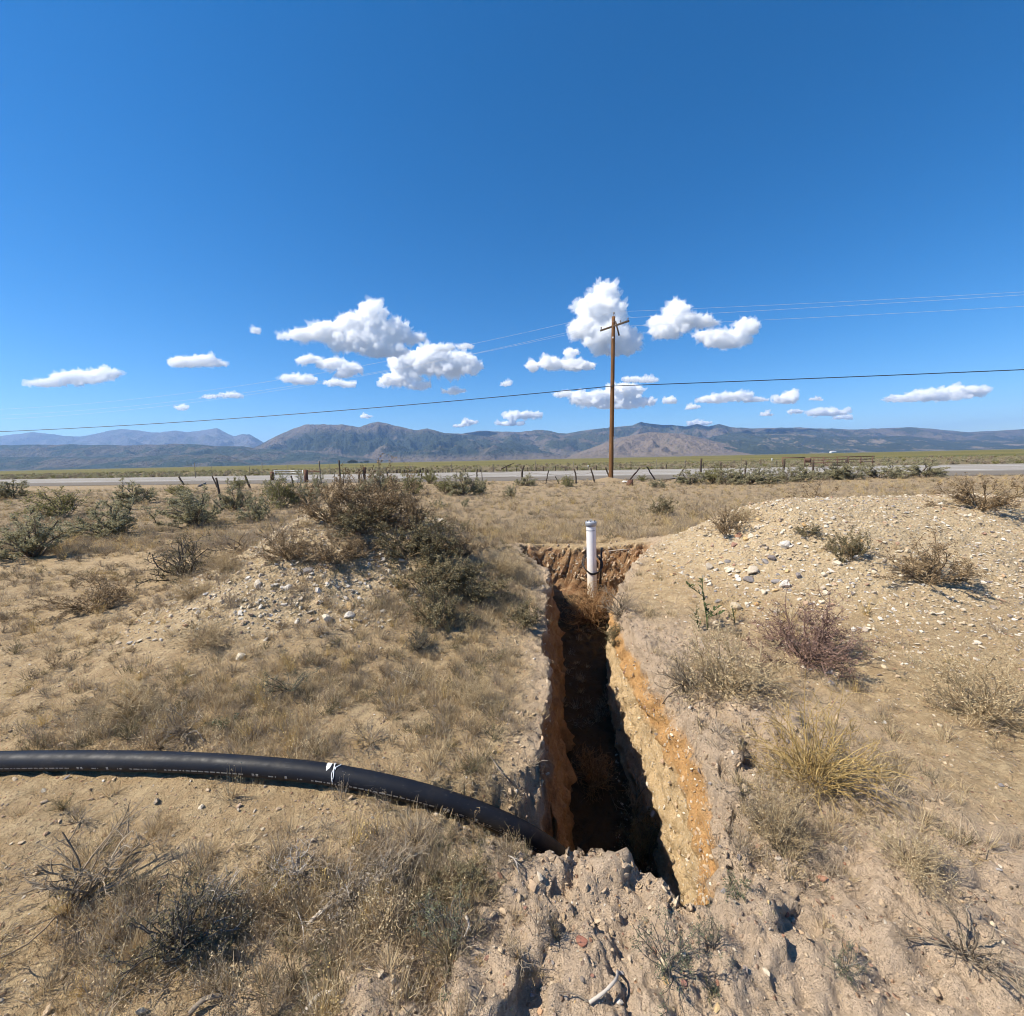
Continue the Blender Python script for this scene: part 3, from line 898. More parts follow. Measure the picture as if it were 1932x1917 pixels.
_shr = {}
def proto(kind, k):
    key = (kind, k)
    if key in _shr: return _shr[key]
    s = 1000 * (1 + sorted(KINDS).index(kind)) + k
    kw, smat, lmat = KINDS[kind]
    st, lf = shrub(s, **kw)
    a = st.mesh(kind + "_stems", True, True); a.materials.append(smat)
    b = None
    if lf.n:
        b = lf.mesh(kind + "_foliage", True, True); b.materials.append(lmat)
    _shr[key] = (a, b)
    return _shr[key]
KINDS = {
 'sage': (dict(n=22, h=.8, w=.5, levels=2, sub=4, leaf=.032, nleaf=24, spread=1.25, thick=.018, up=.04), WOOD, SAGE),
 'rabbit': (dict(n=22, h=.9, w=.5, levels=2, sub=4, leaf=.05, nleaf=8, spread=1.1, thick=.012, up=.06, elong=4), WOOD, RABBIT),
 'brownweed': (dict(n=26, h=.9, w=.5, levels=2, sub=4, leaf=.030, nleaf=10, spread=1.2, thick=.010, up=.05, flat=.5, tips=.2), BROWNW, BROWNW),
 'oliveweed': (dict(n=24, h=.9, w=.5, levels=2, sub=4, leaf=.034, nleaf=12, spread=1.25, thick=.009, up=.05, flat=.5, tips=.15), BROWNW, OLIVE),
 'greytwig': (dict(n=22, h=.8, w=.5, levels=2, sub=4, leaf=.02, nleaf=2, spread=1.3, thick=.012, wob=.22), STRAWGREY, STRAWGREY),
 'darktwig': (dict(n=26, h=.7, w=.5, levels=2, sub=5, leaf=.03, nleaf=3, spread=1.4, thick=.013, wob=.25, curl=.1), DARKTWIG, OLIVE),
 'redtwig': (dict(n=34, h=.75, w=.5, levels=2, sub=7, leaf=.022, nleaf=3, spread=1.4, thick=.0075, wob=.22, flat=.75), REDTWIG, REDTWIG),
 'rust': (dict(n=80, h=.6, w=.5, levels=1, sub=7, leaf=.02, nleaf=2, spread=1.45, thick=.008, wob=.3, curl=.15), RUST, RUST),
 'herb': (dict(n=9, h=.8, w=.5, levels=1, sub=5, leaf=.06, nleaf=7, spread=1.3, thick=.012, wob=.2, tips=.1), OLIVE, GREYGREEN),
 'twiggreen': (dict(n=14, h=.7, w=.5, levels=2, sub=4, leaf=.022, nleaf=5, spread=1.35, thick=.008, wob=.22, flat=.7, tips=.1), DARKTWIG, GREYGREEN),
 'paletwig': (dict(n=26, h=.45, w=.5, levels=2, sub=3, leaf=.02, nleaf=1, spread=1.5, thick=.011, wob=.32, curl=.15, flat=.8, up=-.03), BLEACHED, STRAWGREY),
 'strawdome': (dict(n=70, h=.75, w=.5, levels=2, sub=4, leaf=.022, nleaf=3, spread=1.4, thick=.0055, wob=.24, flat=.6, elong=3), STRAW, STRAW),
 'strawarc': (dict(n=150, h=.85, w=.6, levels=1, sub=3, leaf=.02, nleaf=1, spread=1.3, thick=.0048, wob=.24, curl=.12, flat=.8, up=-.08), GOLD, GOLD),
}
_cnt = {}
def plant(kind, px, py, wpx, hpx, name, label, cat='bush', group=None, ground_pt=None, sink=0.02):
    g = hit(px, py) if ground_pt is None else np.array(ground_pt)
    dp = depth_of(g)
    k = _cnt.get(kind, 0); _cnt[kind] = k + 1
    a, b = proto(kind, k % 3)
    kw = KINDS[kind][0]
    W = wpx / F * dp; H = hpx / F * dp
    o = empty(name, (g[0], g[1], g[2] - sink * H), rng.uniform(0, 6.28))
    W *= 1.22; H *= 1.15
    o.scale = (W / (2 * kw['w']), W / (2 * kw['w']), H / kw['h'])
    link("stems", a, o)
    if b is not None: link("foliage", b, o)
    tag(o, label, cat, group)
    return o

MB_G = "bushes on the left spoil mound"; SG_L = "sagebrush left of the mound"; SG_R = "sagebrush along the right roadside fence"; SG_F = "shrubs along the left roadside fence"
P_ = plant
# --- left: sagebrush behind and beside the mound
P_('sage', 370, 994, 92, 58, 'sagebrush', 'large grey-green sagebrush at the left edge before the leaning post', 'sagebrush', SG_L)
P_('sage', 445, 962, 50, 44, 'sagebrush', 'sagebrush right beside the long leaning post', 'sagebrush', SG_L)
P_('sage', 481, 982, 56, 40, 'sagebrush', 'low sagebrush between the large one and the brown mound bushes', 'sagebrush', SG_L)
P_('rabbit', 528, 958, 62, 56, 'rabbitbrush', 'upright green rabbitbrush below the tube gate', 'bush', SG_L)
P_('sage', 582, 954, 56, 52, 'sagebrush', 'sagebrush right of the green rabbitbrush near the gate', 'sagebrush', SG_L)
P_('rabbit', 345, 935, 40, 26, 'rabbitbrush', 'small yellowish rabbitbrush at the left edge by the road', 'bush', SG_L)
P_('sage', 350, 958, 56, 30, 'sagebrush', 'pale sagebrush at the left edge behind the large one', 'sagebrush', SG_L)
P_('rabbit', 452, 925, 30, 24, 'rabbitbrush', 'ochre bush just right of the leaning pair of posts', 'bush', SG_L)
P_('greytwig', 395, 940, 44, 20, 'dry_shrub', 'low dry shrub left of the leaning pair of posts', 'shrub', SG_L)
P_('sage', 515, 935, 36, 26, 'sagebrush', 'small sagebrush behind the upright rabbitbrush', 'sagebrush', SG_L)
P_('darktwig', 352, 1088, 120, 74, 'dead_shrub', 'dark dead shrub at the left edge below the sagebrush', 'shrub', SG_L)
P_('greytwig', 455, 1040, 90, 42, 'dry_shrub', 'grey dry shrub at the left foot of the mound', 'shrub', SG_L)
P_('greytwig', 515, 1022, 60, 44, 'dry_shrub', 'grey dry shrub against the brown bushes on the mound', 'shrub', SG_L)
P_('strawdome', 425, 1076, 70, 40, 'dry_grass_clump', 'golden dry grass clump left of the stony slope', 'grass', None)
P_('strawdome', 360, 1128, 70, 40, 'dry_grass_clump', 'golden dry grass clump at the left edge of the stony slope', 'grass', None)
# --- bushes on the mound
for px, py, w, h, kd, lab in [
 (625, 985, 96, 62, 'brownweed', 'brown weed bush at the left end of the mound crest'),
 (675, 980, 104, 74, 'brownweed', 'tall brown weed bush on the mound crest, second from its left end'),
 (728, 984, 100, 74, 'brownweed', 'tall brown weed bush at the middle of the mound crest'),
 (775, 1000, 80, 58, 'brownweed', 'brown weed bush at the right end of the mound crest'),
 (690, 1005, 90, 50, 'oliveweed', 'olive weed bush just below the middle of the mound crest'),
 (765, 1052, 92, 78, 'oliveweed', 'dark olive bush on the right flank of the mound'),
 (825, 1056, 96, 80, 'oliveweed', 'darkest olive bush low on the right flank of the mound'),
 (872, 1048, 66, 56, 'brownweed', 'thin brown weed at the right foot of the mound'),
 (545, 1056, 84, 56, 'brownweed', 'brown weed at the left edge of the mound top'),
 (630, 1062, 90, 52, 'brownweed', 'brown weed in the middle of the stony slope'),
 (680, 1050, 70, 40, 'brownweed', 'brown weed right of the middle of the stony slope'),
 (800, 1120, 110, 74, 'oliveweed', 'olive weed on the bank below the darkest olive bush'),
 (850, 1105, 90, 70, 'oliveweed', 'olive weed on the bank above the trench'),
 (830, 1178, 90, 76, 'oliveweed', 'olive weed lowest on the bank below the mound'),
 (905, 1130, 80, 60, 'oliveweed', 'sparse olive weed near the far end of the trench'),
 (985, 1180, 60, 56, 'oliveweed', 'sparse weed on the left trench lip'),
 (945, 1080, 70, 46, 'strawdome', 'dry grass clump right of the mound by the trench end')]:
    P_(kd, px, py, w * 1.08, h * (1.2 if py < 1010 else 1.0), 'weed_bush', lab, 'bush', MB_G)
# --- along the left roadside fence
for px, py, w, h, kd, lab in [
 (722, 926, 50, 36, 'sage', 'grey sagebrush behind the mound bushes at the fence'),
 (775, 934, 52, 44, 'rabbit', 'round green-yellow bush at the fence right of the gate'),
 (812, 912, 26, 30, 'rabbit', 'green bush standing behind the crossed leaning posts'),
 (840, 932, 48, 30, 'rabbit', 'yellowish bush right of the crossed leaning posts'),
 (872, 934, 56, 40, 'sage', 'dark sagebrush right of the yellowish fence bush'),
 (905, 930, 36, 22, 'sage', 'low sagebrush at the right end of the fence bushes'),
 (824, 957, 34, 24, 'herb', 'small grey-green plant behind the mound, left of two'),
 (876, 956, 24, 24, 'herb', 'small grey-green plant behind the mound, right of two'),
 (964, 938, 22, 20, 'sage', 'lone small sagebrush on the flat left of the pole'),
 (994, 916, 36, 18, 'sage', 'low sagebrush at the foot of the curved post'),
 (1073, 918, 30, 20, 'rabbit', 'green bush left of the utility pole base'),
 (1112, 916, 24, 12, 'greytwig', 'tiny dry shrub beside the utility pole base'),
 (1213, 908, 20, 14, 'rabbit', 'small green bush at the foot of the left-leaning post'),
 (690, 930, 40, 24, 'sage', 'sagebrush behind the left end of the mound crest'),
 (1040, 918, 30, 10, 'greytwig', 'flat dry shrub between two posts left of the pole'),
 (1240, 920, 26, 14, 'sage', 'small sagebrush right of the utility pole base')]:
    P_(kd, px, py, w, h, {'sage': 'sagebrush', 'rabbit': 'rabbitbrush', 'herb': 'small_plant', 'greytwig': 'dry_shrub'}[kd], lab, 'bush', SG_F)
# --- right roadside sagebrush row
for px, py, w, h, kd, lab in [
 (1300, 913, 50, 32, 'sage', 'sagebrush at the left end of the right roadside row'),
 (1345, 912, 50, 44, 'rabbit', 'yellow-topped bush in the right roadside row'),
 (1375, 914, 52, 38, 'sage', 'sagebrush just right of the yellow-topped bush'),
 (1412, 913, 56, 42, 'sage', 'tall sagebrush in the middle of the right roadside row'),
 (1448, 912, 48, 32, 'sage', 'dark sagebrush right of the middle of the roadside row'),
 (1490, 908, 56, 34, 'sage', 'broad sagebrush in the right half of the roadside row'),
 (1532, 905, 44, 30, 'sage', 'sagebrush beside the second last post of the row'),
 (1570, 904, 56, 40, 'sage', 'sagebrush near the right end of the roadside row'),
 (1604, 904, 50, 34, 'sage', 'olive sagebrush at the right edge of the roadside row'),
 (1660, 902, 60, 36, 'sage', 'sagebrush past the right edge of the roadside row'),
 (1740, 900, 70, 36, 'sage', 'sagebrush far right along the roadside')]:
    P_(kd, px, py, w, h * .72, 'sagebrush', lab, 'sagebrush', SG_R)
# --- right field and mound
P_('brownweed', 1530, 972, 122, 66, 'weed_bush', 'tall brown-green weed behind the crest of the right mound', 'bush', ground_pt=(6.1, 8.6, 0.1))
P_('brownweed', 1372, 1008, 66, 50, 'weed_bush', 'brown weed behind the left shoulder of the right mound', 'bush')
P_('greytwig', 1305, 975, 44, 36, 'dry_shrub', 'pale grey dead shrub in the field right of the white pipe', 'shrub')
P_('oliveweed', 1248, 972, 46, 34, 'weed_bush', 'dark weed clump left of the pale dead shrub', 'bush')
P_('strawdome', 1400, 980, 60, 26, 'dry_grass_clump', 'dry grass clump right of the pale dead shrub', 'grass')
P_('greytwig', 1185, 1000, 50, 22, 'dry_shrub', 'flat grey shrub behind the trench end', 'shrub')
P_('oliveweed', 1600, 1058, 60, 66, 'weed_bush', 'thin weed at the right edge of the stony mound', 'bush')
P_('oliveweed', 1525, 1010, 40, 26, 'weed_bush', 'small weed near the top of the stony right mound', 'bush')
P_('rust', 1112, 1174, 110, 70, 'tumbleweed', 'rusty brown tumbleweed in the trench before the white pipe', 'tumbleweed')
P_('rust', 1150, 1152, 70, 44, 'tumbleweed', 'smaller rusty tumbleweed at the right of the white pipe foot', 'tumbleweed')
P_('greytwig', 1172, 1160, 74, 56, 'dry_shrub', 'grey-green dry weed right of the white pipe foot', 'shrub')
P_('oliveweed', 1162, 1215, 44, 40, 'weed_bush', 'green weed in the trench below the tumbleweed', 'bush')
P_('redtwig', 1515, 1248, 168, 112, 'thorn_weed', 'dark red leafless thorny weed on the right mound', 'bush')
P_('strawdome', 1370, 1300, 190, 118, 'dry_grass_clump', 'large dome of dry straw grass on the right bank', 'grass')
P_('greytwig', 1300, 1296, 90, 80, 'dry_shrub', 'grey dead twigs at the left side of the straw grass dome', 'shrub')
P_('strawarc', 1535, 1478, 210, 190, 'straw_weed', 'golden arching straw weed at the right edge', 'weed')
P_('strawdome', 1465, 1590, 110, 130, 'dry_grass_clump', 'sparse grass clump below the golden straw weed', 'grass')
P_('greytwig', 1435, 1560, 80, 70, 'dry_shrub', 'sparse grey weed left of the sparse grass clump', 'bush')
P_('herb', 1396, 1690, 54, 44, 'small_plant', 'small green plant on the bare right bank', 'plant')
P_('twiggreen', 1262, 1832, 130, 120, 'weed_bush', 'sparse twiggy green weed in the bare foreground soil', 'bush')
P_('twiggreen', 1345, 1790, 70, 70, 'weed_bush', 'faint twiggy weed right of the larger twiggy one', 'bush')
P_('herb', 1340, 1882, 36, 44, 'small_plant', 'tiny green plant near the bottom edge', 'plant')
P_('twiggreen', 1590, 1830, 80, 70, 'weed_bush', 'low twiggy weed at the bottom right', 'bush')
P_('twiggreen', 1216, 1640, 74, 110, 'weed_bush', 'dark weed in the shaded near end of the trench', 'bush')
P_('oliveweed', 1205, 1600, 60, 80, 'weed_bush', 'dark green weed at the foot of the sunlit trench wall', 'bush')
P_('greytwig', 1196, 1545, 60, 90, 'dry_shrub', 'dead twigs leaning on the sunlit trench wall', 'shrub')
P_('rust', 1120, 1480, 90, 70, 'tumbleweed', 'dim brown tumbleweed on the shaded trench floor', 'tumbleweed')
# --- foreground left
P_('darktwig', 350, 1785, 170, 105, 'dead_shrub', 'dark dead shrub at the lower left edge', 'shrub')
P_('greytwig', 640, 1690, 140, 50, 'dry_shrub', 'grey dead shrub among bleached roots below the black pipe', 'shrub')
P_('greytwig', 545, 1650, 130, 48, 'dry_shrub', 'grey dead shrub left of the bleached roots', 'shrub')
P_('oliveweed', 810, 1705, 90, 50, 'weed_bush', 'olive weed patch below the black pipe', 'bush')
P_('oliveweed', 885, 1690, 90, 60, 'weed_bush', 'olive weed patch just left of the pipe end', 'bush')
P_('twiggreen', 850, 1790, 150, 90, 'weed_bush', 'sparse twigs hanging over the soil step', 'bush')
P_('greytwig', 740, 1630, 110, 44, 'dry_shrub', 'grey dry twigs just under the black pipe', 'shrub')
P_('paletwig', 650, 1690, 120, 44, 'dead_twigs', 'tangle of bleached dead twigs below the black pipe', 'twigs')
P_('paletwig', 720, 1672, 90, 36, 'dead_twigs', 'bleached dead twigs right of the larger twig tangle', 'twigs')
P_('paletwig', 400, 1700, 110, 46, 'dead_twigs', 'bleached dead twigs over the dark shrub at lower left', 'twigs')
P_('paletwig', 560, 1640, 100, 34, 'dead_twigs', 'bleached dead twigs left of the larger twig tangle', 'twigs')
P_('twiggreen', 545, 1300, 90, 50, 'weed_bush', 'thin twiggy weed on the left slope', 'bush')
P_('herb', 430, 1372, 56, 44, 'small_plant', 'green plant left of the black pipe, above it', 'plant')
P_('greytwig', 352, 1380, 90, 60, 'dry_shrub', 'tangle of dead twigs at the left edge above the pipe', 'shrub')
P_('strawdome', 900, 1330, 70, 50, 'dry_grass_clump', 'dry grass clump left of the trench, halfway along', 'bush')
P_('greytwig', 700, 1400, 70, 36, 'dry_shrub', 'sparse dry twigs right behind the black pipe', 'bush')
P_('strawdome', 390, 1215, 90, 46, 'dry_grass_clump', 'dry grass clump at the left edge of the stony slope', 'bush')
P_('darktwig', 790, 1225, 56, 40, 'dead_shrub', 'small dark root tangle in the middle of the left bank', 'shrub')
# --- beyond the picture's left and right edge
for px, py, w, h, kd, lab in [
 (210, 1010, 100, 60, 'sage', 'sagebrush far left beside the dry flat'), (120, 975, 80, 50, 'rabbit', 'green bush far left of the sagebrush group'),
 (60, 1050, 120, 70, 'sage', 'large sagebrush at the far left'), (250, 950, 60, 36, 'sage', 'small sagebrush far left near the road'),
 (20, 940, 60, 30, 'sage', 'low sagebrush at the far left near the road'), (180, 1150, 110, 60, 'brownweed', 'brown weed far left of the stony slope'),
 (250, 1350, 110, 60, 'strawdome', 'dry grass clump far left above the pipe'), (150, 1700, 200, 120, 'greytwig', 'grey dead shrub far left in the foreground'),
 (1760, 1100, 120, 80, 'brownweed', 'brown weed far right on the stony mound'),
 (1850, 1350, 180, 120, 'strawdome', 'dry grass clump far right below the mound'), (1720, 1640, 130, 80, 'strawdome', 'dry grass clump far right in the foreground'),
 (1850, 960, 110, 60, 'brownweed', 'brown weed far right behind the mound'), (1830, 1800, 160, 110, 'greytwig', 'grey dead shrub far right at the bottom')]:
    P_(kd, px, py, w, h, 'weed_bush' if kd != 'sage' else 'sagebrush', lab, 'bush', 'bushes beside the dry flat')

THIST = plant_mat('dull_thistle_leaves', (.045, .06, .022), (.075, .10, .04), (.13, .15, .07), transl=.2)
# green thistle: upright stalk with lobed leaves
def thistle(px, py, hpx, name, label, seed):
    rr = np.random.RandomState(seed)
    g = hit(px, py); dp = depth_of(g); H = hpx / F * dp
    o = tag(empty(name, g), label, 'plant')
    st, lf = MB(), MB()
    P = stem_line(rr, (0, 0, -.02), (rr.normal() * .06, 0, 1), H, 8, .07, .03)
    st.tube(P, np.linspace(.006, .0025, len(P)), 5, True, .4)
    stems = [P]
    for i in range(5):
        t = rr.randint(2, 6)
        Q = stem_line(rr, P[t], (rr.normal(), rr.normal(), 1.1), H * rr.uniform(.2, .35), 4, .1, .05)
        st.tube(Q, np.linspace(.003, .0015, len(Q)), 4, False, .4); stems.append(Q)
    for Q in stems:
        for k in range(14 if Q is P else 6):
            t = rr.uniform(.15, 1) * (len(Q) - 1.001); b = Q[int(t)] + (Q[int(t) + 1] - Q[int(t)]) * (t % 1)
            d = unit(np.array([rr.normal(), rr.normal(), rr.uniform(.1, .9)])); s = unit(np.cross(d, [0, 0, 1])); up = np.cross(s, d)
            L = rr.uniform(.04, .075) * H / .55
            tt = np.linspace(0, 1, 6)
            wv = np.array([.05, .45, .22, .5, .2, .02]) * L * .55
            C = b + d * (tt[:, None] * L) + up * (np.sin(tt * 2.2)[:, None] * L * .18)
            V = np.empty((12, 3)); V[0::2] = C - s * wv[:, None] + up * .15 * wv[:, None]; V[1::2] = C + s * wv[:, None] + up * .15 * wv[:, None]
            i = np.arange(5) * 2
            lf.add(V, np.stack([i, i + 1, i + 3, i + 2], -1), None, rr.uniform(0, 1))
    st.build('stem', THIST, o, True, True); lf.build('leaf', THIST, o, False, True)
    o.children[-1]["kind"] = "stuff"
    return o
thistle(1335, 1188, 106, 'thistle', 'tall green thistle standing on the stony right mound', 5)
thistle(1318, 1190, 52, 'thistle', 'short dark thistle left of the tall green one', 6)
thistle(1385, 1178, 40, 'thistle', 'small thistle right of the tall green one', 7)

# ------------------------------------------------------------------ scattered dry grass (uncountable)
def tuft(seed, n, h, spread, mat, width=.0017, lean=.5, seeds=0):
    rr = np.random.RandomState(seed); mb = MB()
    for i in range(n):
        a = rr.uniform(0, 6.283); r = abs(rr.normal()) * spread
        b = np.array([math.cos(a) * r, math.sin(a) * r, -.01])
        le = rr.uniform(0, lean)
        d = np.array([math.cos(a) * le + rr.normal() * .12, math.sin(a) * le + rr.normal() * .12, 1])
        L = h * rr.uniform(.35, 1.1)
        P = stem_line(rr, b, d, L, 3, .14, -.04)
        tn = rr.uniform(0, 1)
        ribbons(mb, P, width * rr.uniform(.7, 1.4), rr, tn)
        if seeds and rr.uniform() < .6:
            leaf_quads(mb, P[-1] + rr.normal(size=(seeds, 3)) * h * .05, h * .055, rr, 2.2, (.5, 1))
    me = mb.mesh('tuft', True, True); me.materials.append(mat)
    return me
def litter(seed, n, mat, L=.05, w=.0015):
    rr = np.random.RandomState(seed); mb = MB()
    for i in range(n):
        b = np.array([rr.normal() * .06, rr.normal() * .06, rr.uniform(.0, .015)])
        P = stem_line(rr, b, (rr.normal(), rr.normal(), rr.normal() * .15), L * rr.uniform(.3, 1.3), 2, .15)
        ribbons(mb, P, w * rr.uniform(.6, 1.4), rr, rr.uniform(0, 1))
    me = mb.mesh('litter', True, True); me.materials.append(mat)
    return me
def stone_mesh(seed, flat=.55, sub=2, name='stone'):
    rr = np.random.RandomState(seed)
    bm = bmesh.new(); bmesh.ops.create_icosphere(bm, subdivisions=sub, radius=1.0)
    V = np.array([v.co[:] for v in bm.verts])
    for k in range(13):                      # broken flat facets
        d = unit(rr.normal(size=3)); c = rr.uniform(.42, .8)
        over = np.maximum(V @ d - c, 0); V = V - over[:, None] * d
    V = V * np.array([1, rr.uniform(.6, .9), flat * rr.uniform(.8, 1.2)])
    V = V * (1 + .16 * fbm(V + seed * 3.3, 1.6, 3))[:, None]
    for v, c in zip(bm.verts, V): v.co = Vector(c)
    me = bpy.data.meshes.new(name); bm.to_mesh(me); bm.free()
    me.polygons.foreach_set('use_smooth', np.zeros(len(me.polygons), dtype=bool))
    return me
def stone_mat(name, cols, s=9.0):
    m = NT(name); p = m.obj(); oi = m.n('ObjectInfo').outputs['Random']
    c = m.ramp(oi, [(i / max(1, len(cols) - 1), c) for i, c in enumerate(cols)])
    n = m.noise(p, 2.5, 5, .65)
    c = m.mix(m.mapr(n, .4, .7, 0, .5), c, m.mix(.5, c, (.22, .17, .12)))
    return m.surf(c, .85, m.bump(m.noise(p, 6, 4, .65), .35, .06), spec=.25)
ST_PALE = stone_mat("pale_stone", [(.58, .49, .36), (.66, .58, .45), (.50, .41, .29), (.60, .55, .48), (.68, .62, .53), (.46, .37, .26)])
ST_GREY = stone_mat("grey_stone", [(.24, .22, .21), (.33, .31, .30), (.20, .17, .16), (.30, .27, .25)])
ST_RED = stone_mat("red_stone", [(.30, .12, .075), (.26, .13, .10), (.36, .19, .11), (.30, .17, .13)])
ST_YEL = stone_mat("ochre_stone", [(.54, .36, .17), (.58, .42, .22), (.50, .31, .13)])
ST_MIX = stone_mat("mixed_pebbles", [(.50, .39, .27), (.33, .19, .13), (.55, .44, .29), (.24, .20, .18), (.58, .48, .34), (.46, .28, .16), (.40, .33, .26), (.60, .52, .40)])
ST_CLOD = stone_mat("soil_clods", [(.50, .38, .25), (.46, .34, .22), (.54, .42, .29), (.42, .31, .20)])

PROT = bpy.data.collections.new("scatter_sources")
def src(name, meshes):
    c = bpy.data.collections.new(name)
    for i, me in enumerate(meshes):
        o = bpy.data.objects.new("%s_source_%02d" % (name, i), me)
        c.objects.link(o)
    return c
def scatter_group(coll, gname):
    ng = bpy.data.node_groups.new(gname, 'GeometryNodeTree')
    ng.interface.new_socket(name='Geometry', in_out='INPUT', socket_type='NodeSocketGeometry')
    ng.interface.new_socket(name='Geometry', in_out='OUTPUT', socket_type='NodeSocketGeometry')
    N = ng.nodes
    gi, go = N.new('NodeGroupInput'), N.new('NodeGroupOutput')
    ci = N.new('GeometryNodeCollectionInfo'); ci.inputs['Collection'].default_value = coll
    ci.inputs['Separate Children'].default_value = True; ci.inputs['Reset Children'].default_value = True
    ip = N.new('GeometryNodeInstanceOnPoints'); ip.inputs['Pick Instance'].default_value = True
    def na(n_, t):
        x = N.new('GeometryNodeInputNamedAttribute'); x.data_type = t; x.inputs['Name'].default_value = n_; return x.outputs['Attribute']
    L = ng.links.new
    L(gi.outputs[0], ip.inputs['Points']); L(ci.outputs[0], ip.inputs['Instance'])
    L(na('idx', 'INT'), ip.inputs['Instance Index']); L(na('rot', 'FLOAT_VECTOR'), ip.inputs['Rotation']); L(na('scl', 'FLOAT_VECTOR'), ip.inputs['Scale'])
    L(ip.outputs[0], go.inputs[0])
    return ng
def scatter(name, pts, rots, scls, idxs, coll, label, cat):
    me = bpy.data.meshes.new(name)
    pts = np.asarray(pts, dtype=np.float32)
    me.vertices.add(len(pts)); me.vertices.foreach_set('co', pts.ravel())
    a = me.attributes.new('rot', 'FLOAT_VECTOR', 'POINT'); a.data.foreach_set('vector', np.asarray(rots, dtype=np.float32).ravel())
    a = me.attributes.new('scl', 'FLOAT_VECTOR', 'POINT'); a.data.foreach_set('vector', np.asarray(scls, dtype=np.float32).ravel())
    a = me.attributes.new('idx', 'INT', 'POINT'); a.data.foreach_set('value', np.asarray(idxs, dtype=np.int32))
    me.update()
    o = link(name, me)
    md = o.modifiers.new('scatter', 'NODES'); md.node_group = scatter_group(coll, name + "_scatter")
    tag(o, label, cat, kind='stuff')
    return o

GR = src('grass', [tuft(1, 46, .16, .03, STRAW, lean=.8), tuft(2, 60, .10, .05, STRAW, lean=1.0), tuft(3, 40, .20, .025, STRAW, lean=.6, seeds=4),
                   tuft(4, 50, .13, .04, STRAWGREY, lean=.9), tuft(5, 34, .24, .02, GOLD, lean=.5, seeds=4), tuft(6, 40, .12, .04, OLIVE, lean=.8, seeds=0),
                   litter(7, 60, STRAW), litter(8, 60, STRAWGREY, .07), tuft(9, 44, .15, .035, STRAWGREY, lean=.7, seeds=3), tuft(10, 40, .14, .04, OLIVE, lean=.9, seeds=0)])
def clump(seed, kind, mat):
    kw = dict(KINDS[kind][0]); kw.update(n=14, sub=3, nleaf=5)
    st, lf = shrub(seed, **kw)
    lf.v += st.v; lf.a += st.a; lf.q += [a_ + lf.n for a_ in st.q]; lf.n += st.n
    me = lf.mesh('clump', True, True); me.materials.append(mat); return me
for k_, (kd_, mt_) in enumerate([('brownweed', BROWNW), ('greytwig', STRAWGREY), ('oliveweed', OLIVE), ('strawdome', GOLD)]):
    GR.objects.link(bpy.data.objects.new("grass_source_%02d" % (10 + k_), clump(840 + k_, kd_, mt_)))
rs = np.random.RandomState(77)
PATCH = [  # px, py, radius px, density multiplier (grass)
 (500, 1250, 160, 1.0), (400, 1280, 110, 1.3), (760, 1250, 170, 1.0), (890, 1290, 130, 1.4), (870, 1400, 120, 1.6), (760, 1440, 120, 1.6), (640, 1400, 140, .8),
 (560, 1580, 150, 1.0), (720, 1590, 150, 1.3), (860, 1620, 120, 1.3), (420, 1560, 120, .6), (640, 1690, 110, .5), (870, 1680, 90, .6), (420, 1680, 90, .7),
 (960, 1110, 110, 2.0), (900, 1180, 110, 1.6), (1370, 1270, 110, 1.0), (1500, 1430, 110, 1.2), (1470, 1580, 90, 1.6), (1100, 1180, 40, 1.0), (360, 1450, 70, 1.3), (600, 1480, 120, 1.0), (350, 1350, 90, 1.2)]
PATCH = [(*hit(a, b)[:2], r, d) for a, b, r, d in PATCH]
PATCH = [(x, y, max(.25, r / F * math.hypot(x, y) * 1.1), d) for x, y, r, d in PATCH]
GD1 = .42
def grass_density(x, y):
    d = np.full(x.shape, 0.22)
    for gx, gy, r, w in PATCH:
        q = ((x - gx) ** 2 + ((y - gy) * .8) ** 2) / (r * r)
        d += w * np.exp(-q * 1.3)
    d += smooth(7.2, 8.6, y) * 1.2
    hl_, hr_ = mounds(x, y)
    d = np.where(hr_ > .15, d * .10, d)
    d = np.where((hl_ > .16) & (x < -1.3) & (y < 6.6), d * .30, d)
    ex = x - np.interp(y, _ly, _lx)
    d = np.where((ex > -.25) & (ex < 0) & (y < 5.8) & (y > 1.4), d * .3, d)
    d = np.where((x > .85) & (x < 1.75) & (y < 4.6), d * .10, d)
    d = np.where((y < 1.55) & (x > -.15), d * .10, d)
    py_ = np.interp(x, PP[:, 0], PP[:, 1])
    d = np.where((y < py_ + .06) & (y > py_ - .22) & (x < .2), d * .06, d)
    d = np.where((y < py_ - .22) & (y > py_ - .5) & (x < .2), d * .6, d)
    return d
gp, gr_, gs, gi_ = [], [], [], []
def in_trench(x, y, m0=.02, m1=.04):
    return (x > np.interp(y, _ly, _lx) - m0) & (x < np.interp(y, _ry, _rx) + m1) & (y > 1.4) & (y < 7.9)
